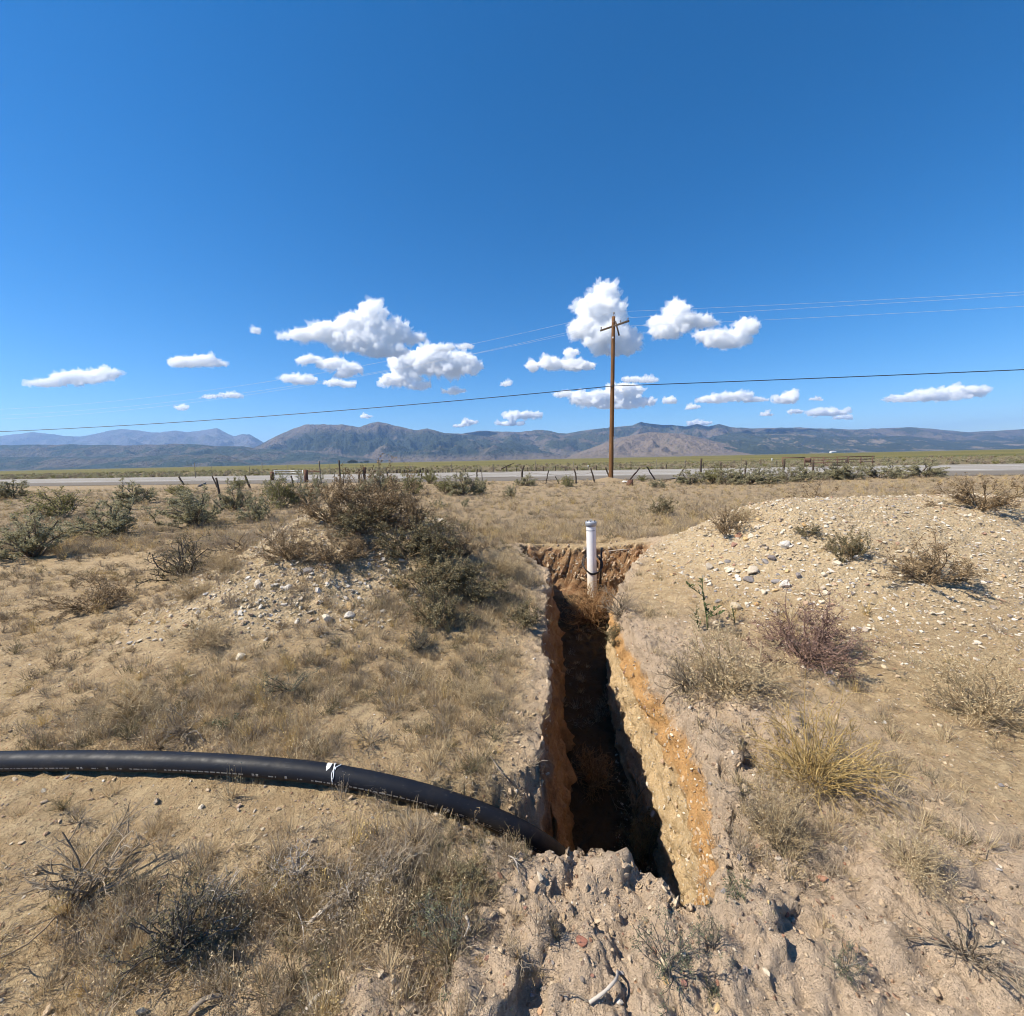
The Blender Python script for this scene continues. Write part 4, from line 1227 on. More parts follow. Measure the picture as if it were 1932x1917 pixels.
def add_grass(x, y, dens, smin, smax, far=False):
    n = perlin(np.stack([x * 1.7, y * 1.7, x * 0 + 3.3], -1)) + .6 * perlin(np.stack([x * 5.1, y * 5.1, x * 0 + 8.3], -1))
    d = grass_density(x, y) * np.clip(1 + 2.4 * n, .04, 3) * dens
    ok = (rs.uniform(size=len(x)) < d) & (np.abs(np.arctan2(x, y + .3)) < R(56)) & ~in_trench(x, y)
    pr = [.14, .15, .05, .13, .02, .06, .21, .15, .05, .04] if not far else [.15, .20, .05, .26, .04, .07, .04, .06, .10, .03]
    for X_, Y_ in zip(x[ok], y[ok]):
        gp.append((X_, Y_, zat(X_, Y_))); gr_.append((rs.normal() * .12, rs.normal() * .12, rs.uniform(0, 6.28)))
        s = rs.uniform(smin, smax); gs.append((s, s, s * rs.uniform(.7, 1.2)))
        gi_.append(rs.choice(10, p=pr))
y = rs.uniform(.7, 4.0, 15000); add_grass(rs.uniform(-1, 1, 15000) * (y * 1.35 + .3), y, GD1, .38, .78)
y = rs.uniform(3.6, 10, 15000); add_grass(rs.uniform(-1, 1, 15000) * y * 1.3, y, .62, .55, 1.0)
y = 8 + 24 * rs.uniform(size=17000) ** 1.5; x = rs.uniform(-1, 1, 17000) * y * 1.3
k_ = y + .21 * (x - 7) < 30.6
add_grass(x[k_], y[k_], .68, .8, 1.5, True)
for i in range(2600):
    y_ = 8.2 + 21 * rs.uniform() ** 1.3; x_ = rs.uniform(-1, 1) * y_ * 1.3
    if y_ + .21 * (x_ - 7) > 29.8 or rs.uniform() > .25 + 1.6 * max(0, float(perlin(np.array([[x_ * .35, y_ * .35, 1.7]]))[0])): continue
    s_ = rs.uniform(.14, .40)
    gp.append((x_, y_, zat(x_, y_))); gr_.append((0, 0, rs.uniform(0, 6.28))); gs.append((s_, s_, s_ * rs.uniform(.5, .9))); gi_.append(rs.choice([10, 11, 12, 13], p=[.34, .34, .17, .15]))
for i in range(3000):
    y_ = rs.uniform(1.0, 8.0); x_ = rs.uniform(-1.25, .1) * y_
    if rs.uniform() > .35 + .9 * float(perlin(np.array([[x_ * .9, y_ * .9, 5.7]]))[0]) or bool(in_trench(np.array(x_), np.array(y_), .1, .1)): continue
    py_ = float(np.interp(x_, PP[:, 0], PP[:, 1]))
    if py_ - .2 < y_ < py_ + .08: continue
    s_ = rs.uniform(.07, .17) * (.8 + .08 * y_)
    gp.append((x_, y_, zat(x_, y_))); gr_.append((0, 0, rs.uniform(0, 6.28))); gs.append((s_, s_, s_ * rs.uniform(.5, 1.0))); gi_.append(rs.choice([10, 11, 12, 13], p=[.26, .40, .22, .12]))
for px_, py_, r_, n_ in [(1370, 1295, .30, 130), (1300, 1290, .16, 50), (1530, 1475, .26, 120), (1465, 1590, .16, 60), (1435, 1555, .14, 40), (1515, 1245, .25, 40), (650, 1690, .22, 60), (880, 1690, .16, 60), (350, 1780, .18, 50), (1172, 1160, .25, 40), (1110, 1180, .3, 50), (800, 1120, .5, 90), (690, 1010, .7, 90), (545, 1050, .4, 60), (980, 1110, .5, 80)]:
    g_ = hit(px_, py_)
    for k_ in range(n_):
        x_, y_ = g_[0] + rs.normal() * r_, g_[1] + rs.normal() * r_ * .7
        z_ = zat(x_, y_); s_ = rs.uniform(.4, .9) * (.7 + .06 * g_[1])
        gp.append((x_, y_, z_)); gr_.append((rs.normal() * .2, rs.normal() * .2, rs.uniform(0, 6.28))); gs.append((s_, s_, s_ * rs.uniform(.6, 1.1))); gi_.append(rs.choice([0, 1, 3, 6, 7, 8, 9]))
scatter("dry_grass", gp, gr_, gs, gi_, GR, "short dry straw grass and weeds covering the dry ground", "grass")
print("grass tufts", len(gp))

# sagebrush flat beyond the road: too many and too far to count
SGM = []
for k in range(3):
    st, lf = shrub(900 + k, n=8, h=.7, w=.5, levels=1, sub=3, leaf=.11, nleaf=9, spread=1.3, thick=.02)
    lf.v += st.v; lf.a += st.a; lf.q += [q + lf.n for q in st.q]; lf.n += st.n
    me = lf.mesh('far_sage', True, True); me.materials.append([SAGE, RABBIT, STRAWGREY][k]); SGM.append(me)
SG = src('far_sage', SGM)
fp, fr, fs, fi = [], [], [], []
for i in range(3600):
    w = 21.5 + 75 * rs.uniform() ** 1.6; s = rs.uniform(-1, 1) * (50 + w) * 1.6
    q = road_pt(s, w, 0)
    if abs(q[0]) > q[1] * 1.3: continue
    fp.append(q); fr.append((0, 0, rs.uniform(0, 6.28))); z = rs.uniform(.4, 1.1); fs.append((z, z, z * .8)); fi.append(rs.choice(3, p=[.62, .13, .25]))
scatter("sagebrush_flat", fp, fr, fs, fi, SG, "low sagebrush scattered over the flat beyond the highway", "sagebrush")

# gravel and clods
GV = src('gravel', [stone_mesh(300 + i, .6, 1) for i in range(4)] + [stone_mesh(310 + i, .45, 1) for i in range(4)])
for i, o in enumerate(GV.objects): o.data.materials.append([ST_MIX, ST_CLOD, ST_CLOD, ST_MIX, ST_PALE, ST_PALE, ST_MIX, ST_GREY][i])
vp, vr, vs, vi = [], [], [], []
def add_peb(x, y, s, i, sink=.25):
    z = zat(x, y)
    vp.append((x, y, z + s * (.5 - sink))); vr.append((rs.normal() * .4, rs.normal() * .4, rs.uniform(0, 6.28))); vs.append((s, s, s)); vi.append(i)
for i in range(19000):
    y = rs.uniform(.75, 5.2); x = rs.uniform(-1, 1) * (y * 1.3 + .2)
    if rs.uniform() > min(1, 1.5 / y + .15): continue
    yl, yr = float(np.interp(y, _ly, _lx)), float(np.interp(y, _ry, _rx))
    if yl - .01 < x < yr and 1.4 < y < 7.9: continue
    s = .0027 * (1 + rs.pareto(2.2)) * (1 + .12 * y); s = min(s, .02)
    add_peb(x, y, s, rs.choice(8, p=[.22, .25, .25, .1, .06, .05, .04, .03]))
for i in range(28000):
    if rs.uniform() < .66: x, y = rs.uniform(1.5, 8), rs.uniform(2.6, 6.6)
    else: x, y = rs.uniform(-4.6, -.9), rs.uniform(3.2, 6.6)
    hl_, hr_ = mounds(np.array(x), np.array(y))
    if x > 0 and rs.uniform() > smooth(-.02, .2, float(hr_)): continue
    if x < 0 and rs.uniform() > .9 * smooth(.07, .36, float(hl_)): continue
    s = min(.0068 * (1 + rs.pareto(2.0)), .038)
    add_peb(x, y, s, rs.choice(8, p=[.08, .09, .09, .06, .29, .29, .06, .04]))
# flat broken slabs on both spoil heaps
for i in range(7500):
    if rs.uniform() < .72: x, y = rs.uniform(1.4, 8), rs.uniform(2.8, 6.8)
    else: x, y = rs.uniform(-4.6, -.9), rs.uniform(3.4, 6.6)
    hl_, hr_ = mounds(np.array(x), np.array(y))
    if x > 0 and rs.uniform() > smooth(-.03, .22, float(hr_)) * smooth(1.15, 1.5, x): continue
    if x < 0 and rs.uniform() > .8 * smooth(.10, .38, float(hl_)): continue
    s = rs.uniform(.008, .020) + .030 * rs.uniform() ** 5
    z = zat(x, y)
    vp.append((x, y, z - s * .02)); vr.append((rs.normal() * .35 - .2, rs.normal() * .25, rs.uniform(0, 6.28))); vs.append((s, s * rs.uniform(.6, 1), s * rs.uniform(.35, .7))); vi.append(rs.choice(8, p=[.06, .06, .06, .05, .34, .34, .05, .04]))
# stones in the sunlit trench wall and clods on the bare lips
for i in range(1500):
    px, py = rs.uniform(1160, 1345), rs.uniform(1190, 1715)
    g = hit(px, py)
    if g[2] > -.12 or g[0] < .55: continue
    s = min(.0055 * (1 + rs.pareto(2.0)), .024)
    vp.append(tuple(g)); vr.append(tuple(rs.uniform(0, 6.28, 3))); vs.append((s, s, s)); vi.append(rs.choice(8, p=[.1, .22, .2, .05, .2, .17, .04, .02]))
for i in range(2300):
    if rs.uniform() < .6: px, py = rs.uniform(1170, 1500), rs.uniform(1080, 1680)
    elif rs.uniform() < .6: px, py = rs.uniform(930, 1045), rs.uniform(1080, 1590)
    else: px, py = rs.uniform(960, 1340), rs.uniform(1590, 1760)
    g = hit(px, py)
    if g[2] < -.15: continue
    s = min(.005 * (1 + rs.pareto(2.1)), .026)
    vp.append((g[0], g[1], g[2] + s * .1)); vr.append(tuple(rs.uniform(0, 6.28, 3))); vs.append((s, s, s * .8)); vi.append(rs.choice([1, 2, 1, 2, 0]))
for i in range(900):
    g = hit(rs.uniform(985, 1250), rs.uniform(1018, 1095))
    if g[1] < 7 or g[2] > .05: continue
    s = min(.014 * (1 + rs.pareto(2.0)), .06)
    vp.append(tuple(g)); vr.append(tuple(rs.uniform(0, 6.28, 3))); vs.append((s, s, s * .8)); vi.append(rs.choice([1, 2, 0, 3]))
scatter("gravel", vp, vr, vs, vi, GV, "loose pebbles and clods strewn over the dry soil", "gravel")
print("pebbles", len(vp))
# ================================================================== man-made things
def wood_mat(name, c0, c1, c2, s=1.0):
    m = NT(name); p = m.obj()
    g = m.noise(m.mapping(p, (14 * s, 14 * s, 1.1 * s)), 3.0, 6, .65)
    c = m.ramp(g, [(.25, c0), (.5, c1), (.75, c2)])
    c = m.mix(m.mapr(m.noise(p, 1.3 * s, 4, .6), .4, .7, 0, .6), c, c0)
    return m.surf(c, .85, m.bump(g, .6, .01), spec=.2)
POLEW = wood_mat("creosoted_pole", (.095, .048, .022), (.17, .085, .035), (.25, .135, .06), .5)
POSTW = wood_mat("dark_post_wood", (.030, .022, .018), (.065, .048, .036), (.12, .095, .075))
POSTG = wood_mat("weathered_grey_post", (.10, .085, .068), (.18, .155, .125), (.27, .24, .20))
RUSTW = wood_mat("reddish_post_wood", (.07, .035, .024), (.12, .06, .04), (.18, .10, .07))
def plain(name, col, rough=.5, metal=0.0, spec=.4, nscale=8.0, var=.25, bumpd=0.0):
    m = NT(name); p = m.obj()
    n = m.noise(p, nscale, 5, .65)
    c = m.mix(m.mapr(n, .35, .7, 0, var), col, tuple(v * .55 for v in col))
    return m.surf(c, rough, m.bump(n, .4, bumpd) if bumpd else None, metal, spec)
GALV = plain("galvanised_tube", (.50, .52, .54), .45, .6)
RUSTM = plain("rusty_pipe_fence", (.15, .085, .06), .8, .1)
PORC = plain("insulator_porcelain", (.22, .20, .19), .3)
STEEL = plain("dark_steel", (.09, .085, .08), .55, .6)
WIREM = plain("bare_conductor", (.62, .62, .62), .5, .0, .4)
CABLEM = plain("black_cable", (.02, .02, .022), .5)
BARB = plain("rusty_barbed_wire", (.12, .085, .065), .7, .3)
WHITEP = plain("white_paint", (.75, .75, .72), .6)

# ------------------------------------------------------------------ utility pole
PB = at_z(1152.5, 907.5, 0.0)
PB[2] = zat(PB[0], PB[1])
pole = tag(empty("utility_pole", PB), "tall brown wooden utility pole with a crossarm beside the highway", "utility pole")
_d = ray(1157.5, 597); top = CAM + _d * ((PB[1] - CAM[1]) / _d[1]); PH = top[2] - PB[2]
lean = np.array([top[0] - PB[0], 0, 0])
mb = MB()
tt = np.linspace(0, 1, 26)
mb.tube(np.stack([lean[0] * tt, 0 * tt, -0.3 + (PH + .3) * tt], -1), .162 - .05 * tt, 18)
mb.build("shaft", POLEW, pole)
T_ = lean + np.array([0, 0, PH])
# crossarm: from far left to near right
cdir = unit(np.array([.62, -.78, .02])); chalf = 1.15
ca = T_ + np.array([.02, -.13, -.62])
rot = np.stack([cdir, unit(np.cross([0, 0, 1], cdir)), np.array([0, 0, 1.0])], 1)
mb = MB(); mb.box(ca, (chalf, .045, .055), rot, .008); mb.build("crossarm", POSTW, pole, False)
mb = MB(); mb.tube([ca + cdir * .10 + [0, 0, .25], ca + cdir * .34 + [.03, -.06, -.70]], .05, 6); mb.build("brace_arm", POSTW, pole)
tips = []
for s in (-1.0, 1.0, .46):
    b = ca + cdir * chalf * s * .93 + np.array([0, 0, .05])
    mb = MB()
    mb.lathe([(0, 0), (.012, 0), (.012, .06), (.05, .065), (.055, .09), (.032, .105), (.05, .12), (.042, .15), (.02, .175), (0, .18)], b, 14)
    mb.build("insulator", PORC, pole)
    tips.append(PB + b + np.array([0, 0, .16]))
mb = MB(); mb.tube([T_ + [0, 0, -.1], T_ + [.02, 0, .18]], .016, 8); mb.build("ridge_pin", STEEL, pole)
mb = MB(); mb.lathe([(0, .14), (.02, .14), (.06, .16), (.065, .20), (.035, .22), (.055, .24), (.045, .28), (.018, .31), (0, .315)], T_ + [.02, 0, 0], 14)
mb.build("insulator", PORC, pole); tips.append(PB + T_ + np.array([.02, 0, .30]))
mb = MB(); mb.box(T_ + [-.06, -.14, -1.35], (.045, .012, .05), None, .004); mb.build("pole_tag", WHITEP, pole, False)
mb = MB(); cb = np.array([lean[0] * .42, -.15, 6.3]); mb.box(cb, (.05, .05, .07), None, .008); mb.build("cable_clamp", STEEL, pole, False)
mb = MB(); mb.tube([[.10, -.125, 0], [.10 + lean[0] * .3, -.12, 3.0]], .015, 6); mb.build("ground_wire_guard", POSTG, pole)
# small dirt heap around the foot of the pole
rr_ = np.random.RandomState(3)
n_ = 30; th = np.arange(n_) * 2 * math.pi / n_; rad_ = np.linspace(0, 1, 9)
V = np.array([[r * 1.9 * math.cos(a), r * 1.0 * math.sin(a), .30 * (1 - r) ** 1.2 * (1 if r < .99 else 0) - .03 * r] for r in rad_ for a in th])
V[:, 2] += .03 * fbm(V, 2.5, 3)
q = [[i * n_ + j, i * n_ + (j + 1) % n_, (i + 1) * n_ + (j + 1) % n_, (i + 1) * n_ + j] for i in range(8) for j in range(n_)]
dh = link("dirt_heap", mesh_np("dirt_heap", V, np.array(q)), None, SOIL); dh.location = (PB[0] - .2, PB[1] - .1, PB[2])
tag(dh, "low mound of bare dirt around the foot of the utility pole", "dirt heap")

def wire(a, b, sag, rad, mat, n=60):
    t = np.linspace(0, 1, n)
    P = a[None, :] * (1 - t[:, None]) + b[None, :] * t[:, None]
    P[:, 2] -= 4 * sag * t * (1 - t)
    mb = MB(); mb.tube(P, rad, 5, False)
    return mb
LD = np.array([-1.0, .2, 0]) * 100; RDv = np.array([1.0, -.2, 0]) * 100
names = ["rear", "front", "lower"]
WL = [(tips[3], 3.9, 1.2, "topmost thin conductor strung from the utility pole top"), (tips[0], 3.6, 1.0, "thin conductor strung from the far end of the crossarm"),
      (tips[1], 4.2, .8, "thin conductor strung from the near end of the crossarm")]
for tp, sl, sr, lab in WL:
    mb = wire(tp + LD, tp, sl, .0055, WIREM)
    mb2 = wire(tp, tp + RDv, sr, .0055, WIREM)
    o = tag(empty("power_line", tp), lab, "power line", "conductors on the utility pole")
    for m_ in (mb, mb2):
        c = m_.build("conductor", WIREM, o); c.matrix_parent_inverse = Matrix.Translation(-Vector(tp))
cp = PB + cb
o = tag(empty("communication_cable", cp), "black communication cable crossing the sky below the power lines", "cable")
for a, b, s in ((cp + LD, cp, 1.16), (cp, cp + RDv, .44)):
    c = wire(a, b, s, .026, CABLEM).build("cable_span", CABLEM, o); c.matrix_parent_inverse = Matrix.Translation(-Vector(cp))

# ------------------------------------------------------------------ fence posts
ZO = {'A': 390, 'B': 780, 'C': 1160, 'D': 1540}
def zpx(z, x, y): return ((ZO[z] + x / 4.83) * .832, (1000 + y / 4.83) * .832)
_pi = 0
def post(z, x0, y0, x1, y1, rad, label, mat=None, group='posts of the broken near roadside fence', bend=0.0, Yfix=None, name='fence_post', cap=None):
    """(x0,y0) top, (x1,y1) base in the enlarged strip z"""
    global _pi; _pi += 1
    rr = np.random.RandomState(500 + _pi)
    tx, ty = zpx(z, x0, y0); bx, by = zpx(z, x1, y1)
    b = at_z(bx, by, 0.02)
    if Yfix is not None:
        d = ray(bx, by); b = CAM + d * ((Yfix - CAM[1]) / d[1])
    dp = depth_of(b)
    t = at_depth(tx, ty, dp)
    base = np.array([b[0], b[1], min(zat(b[0], b[1]), b[2])])
    n = 8; s = np.linspace(0, 1, n)
    P = base[None, :] * (1 - s[:, None]) + t[None, :] * s[:, None]
    P -= base
    P[:, 0] += bend * np.sin(s * math.pi) + rr.normal(size=n) * .008
    P[0] -= (P[1] - P[0]) * .6
    rads = rad * (1 + rr.normal(size=n) * .07) * np.linspace(1.08, .9, n)
    mb = MB(); mb.tube(P, rads, 9)
    o = link(name, mb.mesh(name), None, mat or POSTW); o.location = base
    tag(o, label, 'fence post', group)
    return o, base, base + P[-1]
near = [
 ('A', 75, 390, 128, 474, .075, 'short post leaning left at the left edge by the road', {}),
 ('A', 440, 380, 497, 505, .05, 'upper post of the leaning pair at left', {}),
 ('A', 482, 402, 545, 700, .042, 'long thin post of the leaning pair at left', {}),
 ('A', 685, 400, 683, 524, .035, 'thin upright post between the leaning pair and the thick leaning one', {}),
 ('A', 797, 370, 858, 514, .07, 'thick post leaning left of the tube gate', {}),
 ('A', 1305, 378, 1332, 500, .06, 'post leaning in front of the tube gate', {}),
 ('A', 1612, 215, 1632, 468, .055, 'tall grey post right of the gate', dict(mat=POSTG)),
 ('A', 1597, 375, 1601, 482, .03, 'thin stake just left of the tall grey post', {}),
 ('A', 1778, 340, 1781, 487, .026, 'thin steel stake right of the tall grey post', dict(mat=POSTG)),
 ('A', 1830, 210, 1846, 472, .06, 'tall dark pointed post right of the gate', {}),
 ('A', 1880, 345, 1881, 482, .032, 'thin stake right of the tall dark post', {}),
 ('B', 165, 310, 171, 452, .085, 'thick upright post behind the mound bushes', {}),
 ('B', 207, 310, 236, 482, .06, 'dark leaning post right of the thick upright one', {}),
 ('B', 326, 260, 274, 424, .03, 'thin pole tilted right behind the mound bushes', {}),
 ('B', 320, 335, 323, 424, .05, 'short post crossing the thin tilted pole', {}),
 ('B', 428, 325, 433, 422, .045, 'short upright post left of the dark leaning one above the mound', {}),
 ('B', 470, 325, 488, 448, .06, 'dark post leaning slightly left above the mound', {}),
 ('B', 655, 325, 662, 400, .04, 'post rising from the round green-yellow bush', {}),
 ('B', 856, 345, 836, 464, .045, 'left post of the crossed leaning pair', {}),
 ('B', 890, 335, 942, 454, .06, 'right post of the crossed leaning pair', {}),
 ('B', 1287, 345, 1287, 444, .03, 'thin stake behind the dark fence sagebrush', dict(mat=POSTG)),
 ('B', 1458, 305, 1455, 464, .05, 'dark upright post at the right end of the fence bushes', {}),
 ('B', 1508, 285, 1514, 458, .035, 'thin tall post right of the dark upright one', dict(mat=POSTG)),
 ('C', 140, 265, 121, 430, .07, 'curved crooked post on the flat left of the pole', dict(bend=-.12)),
 ('C', 405, 315, 374, 468, .035, 'thin post leaning right, left of the pole', {}),
 ('C', 480, 385, 522, 462, .035, 'short post fallen to the left, left of the pole', {}),
 ('C', 685, 300, 704, 460, .05, 'slightly bent post by the green bush left of the pole', dict(bend=.06)),
 ('C', 868, 290, 913, 454, .05, 'post leaning left, nearest on the left of the pole', {}),
 ('C', 1030, 285, 1082, 400, .06, 'leaning post half hidden behind the utility pole', dict(Yfix=31.0)),
 ('C', 1405, 290, 1283, 432, .055, 'post leaning far right over the stump', {}),
 ('C', 1480, 278, 1572, 420, .045, 'post leaning left, right of the pole', {}),
 ('C', 1905, 270, 1788, 458, .04, 'thin post leaning far right before the sagebrush row', {}),
 ('D', 245, 190, 231, 385, .075, 'tall thick post at the left end of the sagebrush row', {}),
 ('D', 455, 232, 470, 340, .06, 'post rising out of the yellow-topped bush', dict(Yfix=28.5)),
 ('D', 737, 220, 720, 350, .055, 'post leaning right behind the tall sagebrush', dict(Yfix=28.0)),
 ('D', 1155, 195, 1112, 360, .065, 'bent post in front of the rusty loading frame', dict(Yfix=27.5, bend=.08)),
 ('D', 1472, 215, 1466, 375, .06, 'upright post second last in the right roadside row', dict(Yfix=27.0)),
 ('D', 1390, 325, 1400, 400, .04, 'short broken stake among the right roadside sagebrush', dict(Yfix=26.0)),
 ('D', 1837, 190, 1824, 350, .07, 'post with a knob at the right edge of the roadside row', dict(Yfix=26.5)),
]
ends = []
for z, a, b, c, d, r, lab, kw in near:
    ends.append(post(z, a, b, c, d, r, lab, **kw)[1:])
# thick gate posts with blocks
for z, a, b, c, d, r, lab, blk in [('A', 1096, 335, 1100, 450, .16, 'thick reddish gate post left of the tube gate, with a block on top', (.22, .06)),
                                   ('A', 1466, 315, 1476, 456, .17, 'thick reddish gate post right of the tube gate', None)]:
    tx, ty = zpx(z, a, b); bx, by = zpx(z, c, d)
    g = at_z(bx, by, 0); t = at_depth(tx, ty, depth_of(g))
    o = tag(empty("gate_post", g), lab, 'gate post', 'gate posts by the road')
    mb = MB(); mb.tube([[0, 0, -.2], [(t - g)[0] * .5, 0, (t - g)[2] * .5], list(t - g)], [r, r * .96, r * .93], 12); mb.build("post", RUSTW, o)
    if blk:
        mb = MB(); mb.box((t - g) + [.18, 0, -.10], (.24, .12, .09), None, .02); mb.build("block", RUSTW, o)
    ends.append((g, t))
gL, gR = ends[-2], ends[-1]
# tube gate between them
gate = empty("tube_gate", gL[0])
tag(gate, "grey steel tube gate between two thick reddish posts", "gate")
ga = np.array([.25, 0, 0]); gb = gR[0] - gL[0] - np.array([.28, 0, 0]); gb[2] = 0
for z_ in (1.08, .86, .66, .48, .30, .14):
    mb = MB(); mb.tube([ga + [0, 0, z_], gb + [0, 0, z_]], .024, 8); mb.build("rail", GALV, gate)
for e in (ga, gb):
    mb = MB(); mb.tube([e + [0, 0, .12], e + [0, 0, 1.10]], .026, 8); mb.build("end_tube", GALV, gate)
# rail nailed between the right gate post and the tall grey post
p0 = gR[0] + np.array([.2, 0, 1.0]); p1 = ends[6][0] + np.array([0, 0, .98])
mb = MB(); mb.tube([p0 - p0, (p1 - p0) * .5 + [0, 0, .03], p1 - p0], .045, 8)
o = link("fence_rail", mb.mesh("fence_rail"), None, RUSTW); o.location = p0
tag(o, "wooden rail from the right gate post to the tall grey post", "rail")
# sagging barbed wires
def fence_wire(ptsl, label, zfrac, sag=.12):
    P = []
    for (a0, a1), (b0, b1) in zip(ptsl[:-1], ptsl[1:]):
        A = a0 * (1 - zfrac) + a1 * zfrac; B = b0 * (1 - zfrac) + b1 * zfrac
        t = np.linspace(0, 1, 9)[:-1 if (b0 is not ptsl[-1][0]) else None]
        Q = A[None] * (1 - t[:, None]) + B[None] * t[:, None]; Q[:, 2] -= 4 * sag * t * (1 - t)
        P += list(Q)
    P = np.array(P); P[:, 2] = np.maximum(P[:, 2], .04)
    mb = MB(); mb.tube(P - P[0], .006, 4, False)
    o = link("barbed_wire", mb.mesh("barbed_wire"), None, BARB); o.location = P[0]
    tag(o, label, "fence wire", "sagging wires of the near roadside fence")
S_ = [ends[i] for i in (4, 3, 1, 0)]
fence_wire(S_[::-1], "upper sagging wire between the leaning posts at the left", .75)
fence_wire([ends[i] for i in (17, 18, 19, 20, 21, 22, 23, 24, 26, 27)], "upper wire between the posts left of the utility pole", .72)
fence_wire([ends[i] for i in (17, 18, 19, 20, 21, 22, 23, 24, 26, 27)], "lower wire between the posts left of the utility pole", .40)
fence_wire([ends[i] for i in (29, 30, 31, 32)], "fallen wire between the leaning posts right of the utility pole", .12, .02)
fence_wire([ends[i] for i in (32, 33, 34, 35, 36, 38)], "wire between the posts of the right roadside row", .7)

# far side: tall thin steel stakes, far fence, post and rail corral, pipe fence
FG = 'tall thin stakes along the far side of the highway'
far_t = [('A', 245, 235, 261, 422, 'leftmost tall stake'), ('A', 435, 270, 441, 385, 'second tall stake from the left'), ('A', 848, 265, 850, 376, 'third tall stake from the left'),
         ('A', 985, 230, 986, 388, 'fourth tall stake from the left'), ('A', 1268, 255, 1272, 374, 'tall stake above the tube gate'), ('A', 1728, 245, 1730, 372, 'tall stake left of the tall dark pointed post'),
         ('B', 722, 230, 722, 360, 'tall stake behind the dense post line'), ('B', 1175, 235, 1177, 356, 'tall stake right of the dense post line'), ('B', 1632, 240, 1637, 350, 'tall stake left of the slanting branch'),
         ('C', 260, 208, 262, 344, 'tall stake right of the curved crooked post'), ('C', 680, 215, 682, 334, 'tall stake above the slightly bent post'), ('C', 1132, 190, 1133, 324, 'tall stake just right of the utility pole'),
         ('C', 1590, 195, 1592, 318, 'tall stake second right of the utility pole'), ('C', 1900, 195, 1902, 314, 'tall stake third right of the utility pole'), ('D', 680, 180, 680, 300, 'tall stake above the tall roadside sagebrush')]
for z, a, b, c, d, lab in far_t:
    post(z, a, b, c, d, .035, lab + ' beyond the highway', POSTG, FG, name='steel_stake')
FF = 'low posts of the far roadside fence'
ordn = ['first', 'second', 'third', 'fourth', 'fifth', 'sixth', 'seventh', 'eighth', 'ninth', 'tenth', 'eleventh', 'twelfth', 'thirteenth', 'fourteenth', 'fifteenth', 'sixteenth', 'seventeenth', 'eighteenth']
far_f = [('B', 1083, 305, 1086, 357), ('B', 1192, 300, 1194, 353), ('B', 1330, 305, 1336, 353), ('B', 1490, 305, 1498, 350), ('B', 1890, 300, 1892, 350),
         ('C', 57, 290, 58, 348), ('C', 178, 285, 178, 344), ('C', 275, 282, 276, 342), ('C', 348, 275, 349, 340), ('C', 480, 272, 480, 338), ('C', 583, 275, 592, 336), ('C', 720, 268, 721, 333),
         ('C', 930, 268, 932, 327), ('C', 1308, 245, 1309, 320), ('C', 1695, 250, 1695, 314), ('D', 268, 230, 268, 304), ('D', 897, 200, 895, 292), ('D', 1070, 215, 1073, 290)]
fe = []
for i, (z, a, b, c, d) in enumerate(far_f):
    fe.append(post(z, a, b, c, d, .05, 'low far fence post beyond the highway, %s from the left' % ordn[i], POSTW, FF)[1:])
fence_wire(fe, "wire of the low fence beyond the highway", .8, .02)
for z, a, b, c, d, lab in [('C', 840, 262, 841, 330, 'white topped marker stake left of the utility pole'), ('D', 1018, 190, 1015, 292, 'white topped marker stake left of the rusty loading frame')]:
    o, b0, t0 = post(z, a, b, c, d, .028, 'x', POSTG, None, name='marker_stake_tmp')
    me = o.data; bpy.data.objects.remove(o)
    r = tag(empty('marker_stake', b0), lab + ' beyond the highway', 'marker', 'roadside marker stakes')
    link('stake', me, r)
    mb = MB(); mb.box((t0 - b0) + [0, 0, -.10], (.06, .035, .12), None, .01); mb.build('reflector', WHITEP, r)
def ordw(n):
    if n <= 18: return ordn[n - 1]
    if n == 19: return 'nineteenth'
    t = {2: 'twent', 3: 'thirt', 4: 'fort'}[n // 10]
    return t + 'ieth' if n % 10 == 0 else t + 'y-' + ordn[n % 10 - 1]
# dense old post line (corral) beyond the highway
DG = 'posts of the dense old fence line beyond the highway'
rr_ = np.random.RandomState(9)
xs = np.concatenate([np.linspace(388, 540, 4), np.linspace(572, 960, 27), np.linspace(985, 1060, 5), np.linspace(1110, 1180, 4)])
for i, x in enumerate(xs):
    x = x + rr_.normal() * 3
    h = 42 * rr_.uniform(.75, 1.25) * (1.1 if x < 960 else .7)
    ybase = 363 - (x - 560) * .012 + rr_.normal() * 1.5
    if x > 800 and rr_.uniform() < .5: ybase -= 18
    post('B', x + rr_.normal() * 4, ybase - h, x, ybase, .07 * rr_.uniform(.7, 1.3), 'weathered post, %s from the left in the dense old line beyond the highway' % ordw(i + 1), POSTW, DG)
# slanting branch leaning on a post
b0 = at_z(*zpx('B', 1784, 350), 0); t0 = at_depth(*zpx('B', 1868, 237), depth_of(b0)); s0 = at_depth(*zpx('B', 1722, 305), depth_of(b0))
post('B', 1780, 280, 1785, 350, .07, 'short post propping the slanting branch beyond the highway', POSTW, None)
mb = MB(); mb.tube([s0 - s0, (t0 - s0) * .5 + [0, 0, .04], t0 - s0], [.08, .065, .03], 7)
o = link("slanting_branch", mb.mesh("slanting_branch"), None, POSTW); o.location = s0
tag(o, "bare slanting branch lying over a short post beyond the highway", "branch")
